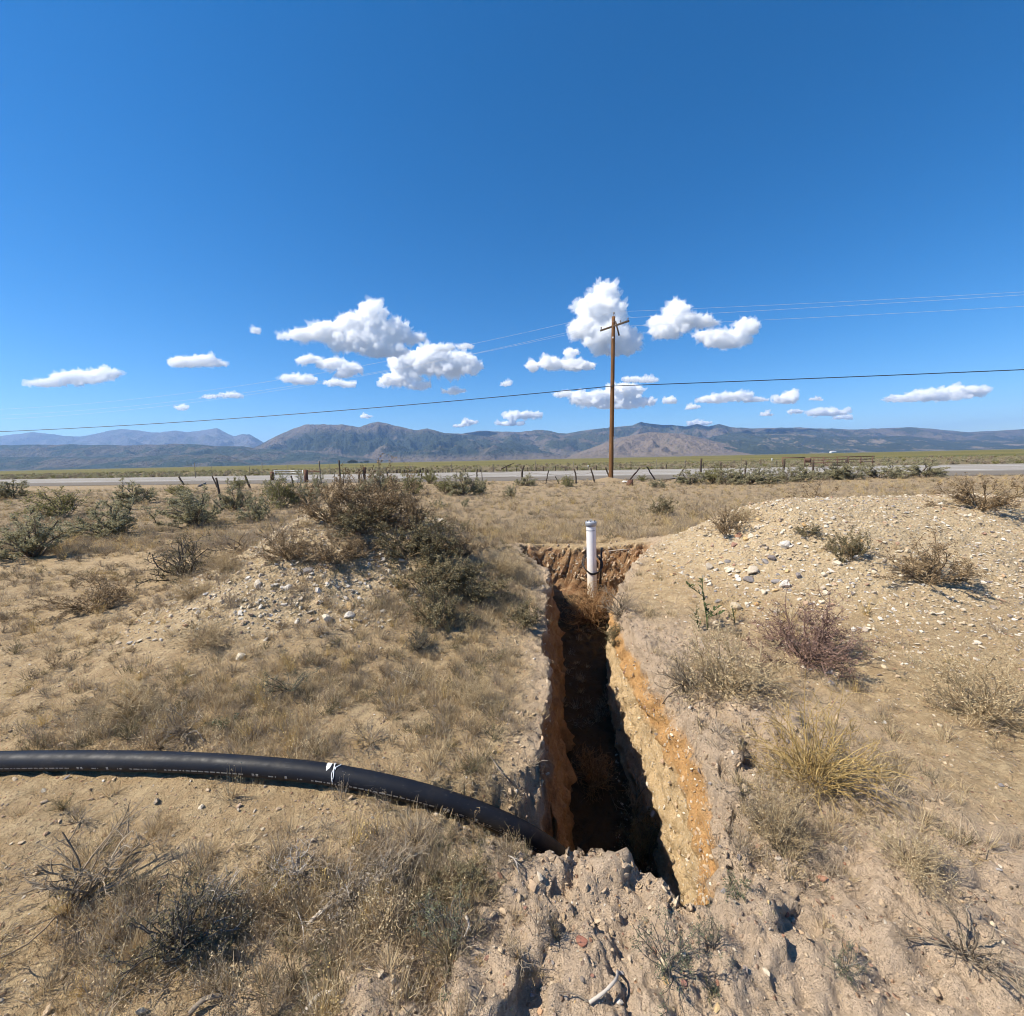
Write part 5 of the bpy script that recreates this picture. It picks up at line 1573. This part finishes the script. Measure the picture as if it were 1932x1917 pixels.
# small blocks on the left post line
b0 = at_z(*zpx('B', 231, 440), 0)
mb = MB(); mb.box([0, 0, .95], (.11, .11, .30), None, .02); mb.box([0, 0, .32], (.06, .06, .38))
o = link("mailbox_post", mb.mesh("mailbox_post"), None, RUSTW); o.location = b0
tag(o, "square dark wooden block on a short post above the mound", "post")

# rusty pipe corral at the right
def zp(z, x, y, dp): return at_depth(*zpx(z, x, y), dp)
base = at_z(*zpx('D', 1135, 296), 0); dpc = depth_of(base)
cor = tag(empty("loading_frame", base), "rusty pipe frame with a slatted panel beyond the highway at right", "pipe frame")
def pp(x, y): return zp('D', x, y, dpc) - base
mb = MB(); mb.tube([pp(1128, 181), pp(1380, 180)], .06, 8); mb.build("top_rail", RUSTM, cor)
for x in (1132, 1376):
    mb = MB(); mb.tube([pp(x, 180), pp(x + 2, 292)], .055, 8); mb.build("upright", RUSTM, cor)
for k in range(8):
    x = 1378 + k * 8
    mb = MB(); mb.box((pp(x, 182) + pp(x, 234)) / 2, (.075, .03, abs(pp(x, 182)[2] - pp(x, 234)[2]) / 2)); mb.build("slat", RUSTM, cor, False)
base2 = at_z(*zpx('D', 1480, 286), 0); dp2 = depth_of(base2)
pf = tag(empty("pipe_fence", base2), "rusty pipe rail fence beyond the highway at the right edge", "fence")
def pq(x, y): return zp('D', x, y, dp2) - base2
for y, dy in ((178, -2), (206, -1), (236, 0), (271, 1)):
    mb = MB(); mb.tube([pq(1437, y), pq(2140, y + dy - 12)], .045, 8); mb.build("rail", RUSTM, pf)
for x in (1440, 1580, 1732, 1852, 1990, 2120):
    mb = MB(); mb.tube([pq(x, 174 - (x - 1440) * .017), pq(x, 290 - (x - 1440) * .02)], .055, 8); mb.build("post", RUSTM, pf)
# stump and white stone near the pole
g = at_z(*zpx('C', 1297, 486), 0)
mb = MB(); rr_ = np.random.RandomState(4)
mb.tube([[0, 0, -.1], [.01, 0, .12], [0, 0, .33]], [.2, .17, .14], 9)
V = mb.v[0]; V += (rr_.normal(size=V.shape) * .018).astype(np.float32)
o = link("tree_stump", mb.mesh("tree_stump"), None, RUSTW); o.location = g; tag(o, "small reddish stump right of the utility pole", "stump")
g = at_z(*zpx('C', 1245, 452), 0)
o = link("white_rock", stone_mesh(42, .5, 2, "white_rock"), None, plain("white_chalk", (.74, .72, .68), .8)); o.location = g + [0, 0, .05]; o.scale = (.24, .18, .2)
tag(o, "white rock lying beside the stump right of the utility pole", "rock")
g0 = at_z(*zpx('C', 1590, 440), 0); g1 = at_z(*zpx('C', 1790, 432), 0)
mb = MB(); mb.tube([g0 - g0 + [0, 0, .06], (g1 - g0) * .5 + [0, 0, .1], g1 - g0 + [0, 0, .14]], [.05, .045, .04], 8)
o = link("fallen_post", mb.mesh("fallen_post"), None, POSTG); o.location = g0; tag(o, "grey fence post lying on the ground right of the pole", "fallen post")
g0 = at_z(*zpx('A', 290, 500), 0); g1 = at_z(*zpx('A', 375, 462), 0)
mb = MB(); mb.tube([[0, 0, .06], list((g1 - g0) + [0, 0, .1])], [.07, .05], 8)
o = link("fallen_log", mb.mesh("fallen_log"), None, BLEACHED); o.location = g0; tag(o, "pale log lying on the ground left of the leaning pair of posts", "log")

# far building and trees
bx = at_depth(*zpx('D', 1683, 122), 2600.0); bx[2] = 0
hs = tag(empty("white_building", bx), "tiny white building far across the valley at right", "building")
mb = MB(); mb.box([0, 0, 4], (16, 8, 4)); mb.build("wall", WHITEP, hs, False)
V = np.array([[-17, -9, 8], [17, -9, 8], [17, 9, 8], [-17, 9, 8], [-17, 0, 11.5], [17, 0, 11.5]])
link("roof", mesh_np("roof", V, [np.array([[0, 1, 5, 4], [2, 3, 4, 5]]), np.array([[0, 4, 3], [1, 2, 5]])], False), hs, plain("pale_metal_roof", (.6, .6, .6), .5))
FARTREE = plant_mat("far_tree_leaves", (.03, .04, .022), (.05, .062, .032), (.08, .09, .05), transl=.1)
def far_tree(px, py, D, H, W, label, seed):
    rr = np.random.RandomState(seed)
    b = at_depth(px, py, D); b[2] = 0
    o = tag(empty("tree", b), label, "tree", "trees far across the valley")
    mb = MB(); mb.tube([[0, 0, -1], [.2, 0, H * .35], [0, 0, H * .8]], [W * .05, W * .04, W * .015], 6); mb.build("trunk", POSTW, o)
    mb = MB()
    C = rr.normal(size=(420, 3)) * [W * .27, W * .27, H * .2] + [0, 0, H * .62]
    leaf_quads(mb, C, W * .11, rr, 1.4); mb.build("crown", FARTREE, o, False, True)
for i, (x, y, w, h, lab) in enumerate([(58, 234, 9, 6, 'leftmost dark tree of the far grove'), (80, 232, 11, 9, 'tallest dark tree of the far grove'), (104, 231, 12, 8, 'broad dark tree of the far grove'),
                                  (132, 231, 9, 6, 'rightmost low tree of the far grove'), (190, 230, 6, 4, 'tiny lone tree right of the far grove'), (236, 228, 8, 5, 'left tree of the far pair'), (258, 228, 8, 6, 'right tree of the far pair')]):
    px, py = zpx('B', x, y)
    far_tree(px, py, 2300.0, h * 2.2, w * 2.0, lab, 60 + i)

# ------------------------------------------------------------------ well casing
wb = hit(1117, 1130)
wb = at_depth(1117.5, 1128, 7.45); wb[2] = zat(wb[0], wb[1])
_d = ray(1115, 984); wt = CAM + _d * ((wb[1] - CAM[1]) / _d[1]); WH = wt[2] - wb[2]
m = NT("white_pvc"); p = m.obj(); s = m.n('SeparateXYZ'); m.l(p, s.inputs[0])
n = m.noise(m.mapping(p, (6, 6, 1.5)), 4, 5, .6)
c = m.mix(m.math('MULTIPLY', m.mapr(s.outputs[2], .75, .05), m.mapr(n, .3, .6, .45, .9)), (.76, .75, .77), (.62, .50, .33))
PVC = m.surf(c, .42, spec=.4)
m = NT("grey_cap"); p = m.obj()
CAPM = m.surf(m.mix(m.noise(p, 20, 3), (.40, .42, .46), (.30, .32, .36)), .5, metal=.3)
well = tag(empty("well_casing", wb), "upright white plastic well pipe with a grey cap in the trench end", "well pipe")
dx = wt[0] - wb[0]
mb = MB(); tz = np.linspace(-.1, 1, 14)
mb.tube(np.stack([dx * tz, 0 * tz, WH * tz], -1), .082, 32, False); mb.build("casing", PVC, well)
tp = np.array([dx, 0, WH])
cap = MB(); cap.lathe([(.080, -.075), (.094, -.07), (.096, -.01), (.092, .004), (.06, .012), (0, .014)], tp, 32); cap = cap.build("cap", CAPM, well)
for a in np.arange(6) * math.pi / 3 + .3:
    mb = MB(); mb.lathe([(.009, 0), (.009, .014), (.0, .016)], tp + [math.cos(a) * .07, math.sin(a) * .07, .008], 6); mb.build("bolt", STEEL, cap)
mb = MB(); th = np.linspace(0, 2 * math.pi, 13); mb.tube(np.stack([.014 * np.cos(th), 0 * th, .03 + .014 * np.sin(th)], -1) + tp, .004, 6, False); mb.build("lifting_eye", GALV, cap)
mb = MB(); mb.lathe([(.0835, -.10), (.0838, -.093), (.0835, -.086)], tp + [-.0, 0, -.05], 32); mb.build("joint_ring", CAPM, well)
# coil of black cable hung round the pipe
cc = tag(empty("cable_coil", wb), "loop of black cable hanging round the white well pipe", "cable")
for k in range(3):
    th = np.linspace(0, 2 * math.pi, 40)
    rr_ = np.random.RandomState(20 + k)
    ra = .15 + .012 * k
    P = np.stack([.01 + ra * np.cos(th) + .006 * np.sin(3 * th + k), .04 + (.135 + .005 * k) * np.sin(th), WH * .42 + .145 * np.sin(th) + .012 * k + .006 * np.cos(5 * th)], -1)
    mb = MB(); mb.tube(P, .0075, 6, False); mb.build("loop", CABLEM, cc)
P = np.array([[.15, .03, WH * .36], [.14, .02, WH * .25], [.12, .03, WH * .12], [.10, .02, 0.0], [.09, .02, -.12]])
mb = MB(); mb.tube(P, .009, 6, False); mb.build("tail", CABLEM, cc)
P = np.array([[.16, .10, WH * .50], [.17, .08, WH * .3], [.15, .07, WH * .1], [.13, .08, -.1]])
mb = MB(); mb.tube(P, .008, 6, False); mb.build("tail", CABLEM, cc)
cd = tag(empty("conduit", wb + [.17, .12, 0]), "thin dark conduit rising behind the white well pipe", "conduit")
mb = MB(); mb.tube([[0, 0, -.1], [.005, 0, WH * .4], [.02, .02, WH * .6]], .016, 8); mb.build("tube", CABLEM, cd)
mb = MB(); mb.tube([[.018, .02, WH * .57], [.022, .02, WH * .63]], .021, 8); mb.build("end_cap", STEEL, cd)

# ------------------------------------------------------------------ black polyethylene pipe
m = NT("black_polyethylene"); p = m.obj()
n = m.noise(p, 18, 5, .65)
sc = m.noise(m.mapping(p, (4, 30, 30), (0, 0, .3)), 3.0, 6, .7)
c = m.mix(m.mapr(sc, .56, .74, 0, .55), (.010, .012, .018), (.06, .06, .062))
c = m.mix(m.mapr(m.noise(p, 5, 4, .6), .5, .75, 0, .35), c, (.06, .052, .043))
HDPE = m.surf(c, m.mapr(n, .3, .7, .48, .66), m.bump(sc, .12, .002), spec=.22)
pr0 = PP[0].copy()
hp = tag(empty("black_pipe", pr0), "thick black plastic pipe arching from the left edge into the trench", "pipe")
mb = MB(); mb.tube(PP - pr0, RO, 40, True); mb.build("tube", HDPE, hp)
# printed line: rows of tiny pale marks along the lower front side
PRINTM = plain("pale_print", (.50, .49, .45), .6)
TT = np.gradient(PP, axis=0); seg = np.linalg.norm(np.diff(PP, axis=0), axis=1); AL = np.concatenate([[0], np.cumsum(seg)])
def on_pipe(al, ang, lift):
    i = np.clip(np.searchsorted(AL, al) - 1, 0, len(PP) - 2); t = (al - AL[i]) / seg[i]
    c = PP[i] * (1 - t) + PP[i + 1] * t; T = unit(PP[i + 1] - PP[i])
    toc = unit(CAM - c); toc = unit(toc - T * np.dot(toc, T)); side = np.cross(T, toc)
    if side[2] > 0: side = -side               # downwards
    return c + (toc * math.cos(ang) + side * math.sin(ang)) * (RO + lift)
rr_ = np.random.RandomState(12)
mb = MB(); al = .35
words = [5, 6, 4, 7, 3, 5, 6, 0, -2, 0, 6, 1, 0, -1, 0, 1, 3, 0, 3, 8, 2, 4, 1, 2, 3, 0, 3, 4, 6, 3, 2, 5, 7, 6]
wi = 0
while al < AL[-1] - .5:
    w = words[wi % len(words)]; wi += 1
    if w == 0: al += .035; continue
    big = w < 0
    for k in range(abs(w) if not big else abs(w)):
        cw, ch = (.020, .014) if big else (.0042, .0075)
        a0 = .82
        nst = 1 if not big else 3
        for s_ in range(nst):
            da = (ch / RO) / 2
            lo, hi = (a0 - da, a0 + da) if not big else (a0 - da + s_ * da * .72, a0 - da + s_ * da * .72 + da * .4)
            j = rr_.uniform(0, .35)
            q = [on_pipe(al, lo + j * (hi - lo) * (not big), .0006), on_pipe(al + cw * .62, lo, .0006), on_pipe(al + cw * .62, hi, .0006), on_pipe(al, hi - j * .5 * (hi - lo), .0006)]
            mb.add(np.array(q) - pr0, [[0, 1, 2, 3]])
        al += cw
    al += .008
o = mb.build("print", PRINTM, hp, False); o["kind"] = "stuff"
mb = MB()   # thin stripe near the end
aa = np.linspace(AL[-1] * .69, AL[-1] * .86, 40)
V = np.array([on_pipe(a, g_, .0005) for a in aa for g_ in (1.02, 1.055)]) - pr0
i = np.arange(39) * 2
mb.add(V, np.stack([i, i + 1, i + 3, i + 2], -1)); mb.build("stripe", PRINTM, hp, False)
# torn white tape and thread stuck on top
TAPE = plain("torn_white_tape", (.80, .80, .80), .8)
al_t = AL[np.argmin(np.linalg.norm(PP - at_depth(615, 1458, 2.08), axis=1))]
rr_ = np.random.RandomState(15)
tw = tag(empty("torn_tape", on_pipe(al_t, -.6, 0)), "torn white tape and thread stuck on the black pipe", "tape")
o0 = np.array(tw.location)
g_ = np.linspace(-1.35, -.25, 12)
wv = .018 * np.interp(g_, [-1.35, -.8, -.5, -.25], [1.1, 1, .6, .15])
V = []
for k, a in enumerate(g_):
    V += [on_pipe(al_t - wv[k] * .7 + rr_.normal() * .002, a, .002), on_pipe(al_t + wv[k] * .5 + rr_.normal() * .002, a, .002)]
i = np.arange(11) * 2
mb = MB(); mb.add(np.array(V) - o0, np.stack([i, i + 1, i + 3, i + 2], -1)); mb.build("patch", TAPE, tw, False)
for off, a1, a2, cv in ((.030, -1.3, .35, .010), (.040, -1.2, .62, -.010), (.034, -1.35, -.5, .02)):
    g2 = np.linspace(a1, a2, 22)
    P = np.array([on_pipe(al_t + off + .004 * math.sin(3 * a) + cv * math.cos(2.2 * a), a, .003) for a in g2]) - o0
    mb = MB(); mb.tube(P, .0022, 5, False); mb.build("thread", TAPE, tw)

# ------------------------------------------------------------------ sticks and bleached roots
def stick(pts, r0, r1, name, label, mat=BLEACHED, cat='stick', group=None, lift=.012, seed=0, fork=0):
    rr = np.random.RandomState(seed)
    G = np.array([hit(*q) for q in pts]); G[:, 2] += lift
    n = len(G)
    C = catmull(G, 6)
    C[:, 2] += np.sin(np.linspace(0, math.pi, len(C))) * lift * 1.5
    o = tag(empty(name, C[0]), label, cat, group)
    r0, r1 = r0 * .68, r1 * .68
    mb = MB(); mb.tube(C - C[0], np.linspace(r0, r1, len(C)) * (1 + rr.normal(size=len(C)) * .08), 7, True, .6)
    mb.build("limb", mat, o, True, True)
    for k in range(fork):
        i = rr.randint(len(C) // 4, len(C) - 2)
        P = stem_line(rr, C[i] - C[0], unit(C[-1] - C[0]) + rr.normal(size=3) * .6 + [0, 0, .3], np.linalg.norm(C[-1] - C[0]) * rr.uniform(.2, .45), 5, .18)
        mb = MB(); mb.tube(P, np.linspace(r1 * .9, r1 * .3, len(P)), 5, True, .6); mb.build("twig", mat, o, True, True)
    return o
RT = 'bleached roots in the foreground soil'
stick([(1165, 1838), (1162, 1862), (1140, 1886), (1112, 1898)], .006, .0075, 'curved_stick', 'pale curved stick near the bottom edge', fork=0, seed=1, group=RT)
stick([(1112, 1898), (1080, 1890), (1050, 1878)], .0045, .002, 'twig', 'thin dark twig joining the pale curved stick', mat=WOOD, fork=2, seed=2, group=RT)
stick([(636, 1880), (605, 1893), (575, 1917)], .009, .011, 'broken_stick', 'pale broken stick at the bottom edge left of middle', fork=0, seed=3, group=RT)
stick([(420, 1886), (390, 1900), (360, 1917)], .010, .012, 'dark_stick', 'dark broken stick at the bottom left corner', mat=WOOD, seed=4, group=RT)
stick([(580, 1752), (610, 1730), (640, 1716), (668, 1700)], .011, .006, 'root', 'thick bleached root curving up from the soil step', seed=5, fork=3, group=RT)
stick([(664, 1658), (690, 1660), (715, 1664)], .007, .004, 'root', 'short bleached root at the top of the root tangle', seed=6, fork=2, group=RT)
stick([(668, 1668), (700, 1676), (735, 1690)], .006, .003, 'root', 'bleached root lying along the right of the root tangle', seed=7, fork=3, group=RT)
stick([(560, 1720), (572, 1760), (574, 1790)], .004, .0015, 'root', 'thin pale root hanging over the soil step', seed=8, fork=2, group=RT)
stick([(590, 1765), (605, 1768), (622, 1762)], .004, .002, 'root', 'small curved pale root below the thick bleached one', seed=9, group=RT)
stick([(880, 1735), (885, 1760), (876, 1775)], .007, .003, 'root', 'short bleached root in the soil step right of middle', seed=10, fork=1, group=RT)
stick([(960, 1620), (972, 1636), (980, 1655)], .006, .002, 'root', 'splintered pale root just below the pipe end', seed=11, fork=4, group=RT)
stick([(1280, 1280), (1284, 1300), (1262, 1318), (1250, 1330)], .010, .005, 'root', 'weathered grey root on the right trench lip', mat=WOOD, seed=12, fork=4, group=RT)
stick([(1320, 1205), (1326, 1222), (1334, 1232)], .004, .002, 'twig', 'small white twig in the straw grass dome', seed=13, fork=3, group=RT)
stick([(910, 1310), (893, 1335)], .005, .003, 'twig', 'pale fallen twig left of the trench', seed=14, fork=1, group=RT)
stick([(925, 1430), (945, 1465), (965, 1480)], .005, .003, 'twig', 'grey twig fallen behind the pipe near the trench', seed=15, fork=3, group=RT, mat=WOOD)
stick([(745, 1268), (770, 1282), (790, 1290)], .005, .003, 'twig', 'pale twig lying in the middle of the left bank', seed=16, fork=2, group=RT)
stick([(345, 1395), (370, 1388), (385, 1402)], .005, .002, 'twig', 'bleached twig at the left edge above the pipe', seed=17, fork=4, group=RT)
stick([(1375, 1246), (1395, 1244), (1413, 1248)], .005, .003, 'twig', 'pale stick behind the white well pipe', seed=18, group=RT)
stick([(1148, 1041), (1170, 1040), (1188, 1037)], .014, .010, 'root', 'pale root sticking out of the trench end bank', seed=19, group=RT)

# ------------------------------------------------------------------ stones, one by one
STM = [[stone_mesh(700 + 10 * k + i, [.42, .6][k % 2], 2) for i in range(5)] for k in range(2)]
_stc = {}
def stone_at(px, py, wpx, mat, label, group, kind=None, sink=.3, flat=None):
    g = hit(px, py)
    r = wpx / 2 / F * depth_of(g)
    i = _stc.get('n', 0); _stc['n'] = i + 1
    k = (i % 2) if kind is None else kind
    key = (k, i % 5, mat.name)
    if key not in _stc:
        me = STM[k][i % 5].copy(); me.materials.append(mat); _stc[key] = me
    o = link("stone", _stc[key])
    n = nat(g[0], g[1])
    q = Vector((0, 0, 1)).rotation_difference(Vector((n.x * .8, n.y * .8, max(n.z, .3))).normalized())
    o.rotation_mode = 'QUATERNION'
    o.rotation_quaternion = q @ Vector((0, 0, 1)).to_track_quat('Z', 'Y') @ Matrix.Rotation(rng.uniform(0, 6.28), 4, 'Z').to_quaternion()
    o.location = (g[0], g[1], g[2] + r * .25)
    o.scale = (r, r, r)
    tag(o, label, "stone", group)
    return o
SP = [
 (1097, 1776, 30, ST_RED, 'brick red stone alone on the bare foreground soil'), (463, 1738, 22, ST_YEL, 'orange-red stone in the foreground left of middle'), (438, 1790, 22, ST_YEL, 'flat orange stone below the orange-red one'),
 (1364, 1682, 16, ST_GREY, 'dark grey stone beside the small green plant'), (1551, 1658, 24, ST_RED, 'dark red stone at the right of the bare bank'), (1394, 1618, 14, ST_GREY, 'dark stone in a crack of the bare bank'),
 (1256, 1852, 20, ST_YEL, 'ochre stone below the twiggy green weed'), (1291, 1856, 20, ST_RED, 'pinkish red stone near the bottom edge'), (1354, 1855, 16, ST_RED, 'red stone beside the tiny green plant'),
 (1270, 1702, 16, ST_PALE, 'white stone on the near trench lip'), (1233, 1536, 18, ST_PALE, 'white stone low in the sunlit trench wall'), (1330, 1700, 20, ST_PALE, 'pale pink stone at the near corner of the trench'),
 (1234, 1793, 16, ST_RED, 'small red stone left of the twiggy green weed'), (1043, 1816, 10, ST_GREY, 'small dark stone left of the brick red one'), (1352, 1905, 26, ST_YEL, 'orange stone at the bottom edge right of middle'),
 (1170, 1892, 18, ST_PALE, 'pale stone beside the curved stick'), (485, 1105, 26, ST_PALE, 'large rounded tan stone on the left stony slope'), (583, 1080, 34, ST_GREY, 'long grey stone on the left stony slope'),
 (600, 1116, 22, ST_PALE, 'pale stone with a dark top on the left stony slope'), (617, 1170, 28, ST_PALE, 'white stone low on the left slope'), (658, 1164, 34, ST_PALE, 'largest white stone low on the left slope'),
 (660, 1147, 26, ST_YEL, 'orange stone behind the largest white one'), (455, 1240, 30, ST_PALE, 'flat white stone low at the left'), (363, 1278, 22, ST_PALE, 'white stone at the left edge'),
 (757, 1059, 22, ST_PALE, 'pale tan stone below the dark olive bush'), (468, 1093, 18, ST_PALE, 'small white stone left of the rounded tan one'), (542, 1110, 24, ST_PALE, 'white stone in the middle of the left slope'),
 (1456, 1054, 22, ST_GREY, 'blue-grey stone on the right mound'), (1355, 1136, 22, ST_GREY, 'flat grey stone beside the tall thistle'), (1386, 1148, 26, ST_PALE, 'white stone right of the tall thistle'),
 (1418, 1080, 36, ST_PALE, 'long pale stone in the middle of the right mound'), (1481, 1105, 28, ST_PALE, 'rounded white stone above the thorny weed'), (1558, 1120, 20, ST_PALE, 'round cream stone at the right of the mound'),
 (1412, 1095, 26, ST_GREY, 'dark grey stone under the long pale one'), (1463, 1098, 22, ST_GREY, 'dark stone left of the rounded white one'), (1578, 1065, 24, ST_PALE, 'cream stone near the right edge of the mound'),
 (1376, 1077, 22, ST_PALE, 'flat white stone left of the long pale one'), (1338, 1071, 22, ST_PALE, 'white stone on the left shoulder of the mound'), (1202, 1062, 18, ST_PALE, 'white stone at the left foot of the mound'),
 (1482, 1032, 26, ST_PALE, 'pale slab near the top of the right mound'), (1392, 1012, 20, ST_RED, 'pinkish stone on the crest of the right mound'), (1385, 1030, 20, ST_RED, 'rust brown stone under the crest of the right mound'),
 (1517, 1260, 16, ST_PALE, 'white stone below the thorny weed'), (1567, 1290, 20, ST_GREY, 'grey stone below the thorny weed at right'), (1528, 1264, 14, ST_PALE, 'cream stone right of the white one below the thorny weed'),
 (735, 1078, 14, ST_PALE, 'small white stone below the mound bushes'), (742, 1000, 22, ST_PALE, 'pale stone on top of the mound among bushes'),
]
for px, py, w, mt, lab in SP:
    stone_at(px, py, w, mt, lab, None)
rr_ = np.random.RandomState(31)
def where(px, py, group):
    if 'right mound' in group:
        if px > 1605: return 'past the right edge of the view'
        a = 'near its left foot' if px < 1330 else 'above the tall thistle' if px < 1430 else 'above the thorny weed' if px < 1540 else 'near the right edge'
        return a + (', close to the crest' if py < 1030 else ', halfway down' if py < 1110 else ', low down')
    if 'left mound' in group:
        a = 'at its left end' if px < 450 else 'left of its middle' if px < 560 else 'right of its middle' if px < 660 else 'at its right end'
        return a + (', just under the brown weeds' if py < 1090 else ', in its middle' if py < 1130 else ', at its foot')
    if 'right bank' in group:
        return ('close to the trench' if px < 1430 else 'close to the right edge') + (', beside the golden straw weed' if py < 1500 else ', below the golden straw weed')
    a = 'left of the soil step' if px < 780 else 'left of the brick red stone' if px < 1080 else 'left of the twiggy weed' if px < 1250 else 'right of the twiggy weed' if px < 1450 else 'in the lower right corner'
    return a + (', near bottom edge' if py > 1830 else '')
def many(n, box, accept, sizes, mats, label, group):
    k = 0; tries = 0
    while k < n and tries < n * 30:
        tries += 1
        px, py = rr_.uniform(box[0], box[2]), rr_.uniform(box[1], box[3])
        if not accept(px, py): continue
        g = hit(px, py); hl_, hr_ = mounds(np.array(g[0]), np.array(g[1]))
        if max(hl_, hr_) < .12 and 'mound' in group: continue
        mt = mats[rr_.randint(len(mats))]
        stone_at(px, py, sizes[0] + (sizes[1] - sizes[0]) * rr_.uniform() ** 2.2, mt, label[mt.name] + ', ' + where(px, py, group), group)
        k += 1
many(105, (340, 1030, 760, 1190), lambda x, y: (x - 340) * -.33 + 1150 < y and y < 1080 + (x - 340) * .28 + 60, (7, 17), [ST_PALE, ST_PALE, ST_PALE, ST_GREY, ST_PALE],
     {'pale_stone': 'small pale stone on the left slope', 'grey_stone': 'small grey stone on the left slope'}, 'small stones on the left mound')
many(135, (1210, 968, 1640, 1250), lambda x, y: y > 972 + max(0, (1420 - x)) * .44 and y < 1100 + (x - 1200) * .42, (7, 19), [ST_PALE, ST_PALE, ST_PALE, ST_GREY, ST_PALE, ST_YEL],
     {'pale_stone': 'small pale stone on the right mound', 'grey_stone': 'small grey stone on the right mound', 'ochre_stone': 'small ochre stone on the right mound'}, 'small stones on the right mound')
many(45, (460, 1700, 1600, 1910), lambda x, y: True, (6, 14), [ST_RED, ST_GREY, ST_PALE, ST_YEL, ST_RED],
     {'pale_stone': 'small pale pebble in foreground soil', 'grey_stone': 'small dark pebble in foreground soil', 'ochre_stone': 'small ochre pebble in foreground soil', 'red_stone': 'small red pebble in foreground soil'}, 'pebbles in the foreground soil')
many(25, (1340, 1380, 1600, 1690), lambda x, y: True, (6, 13), [ST_RED, ST_GREY, ST_PALE],
     {'pale_stone': 'small pale pebble on right bank', 'grey_stone': 'small dark pebble on right bank', 'red_stone': 'small red pebble on right bank'}, 'pebbles on the right bank')
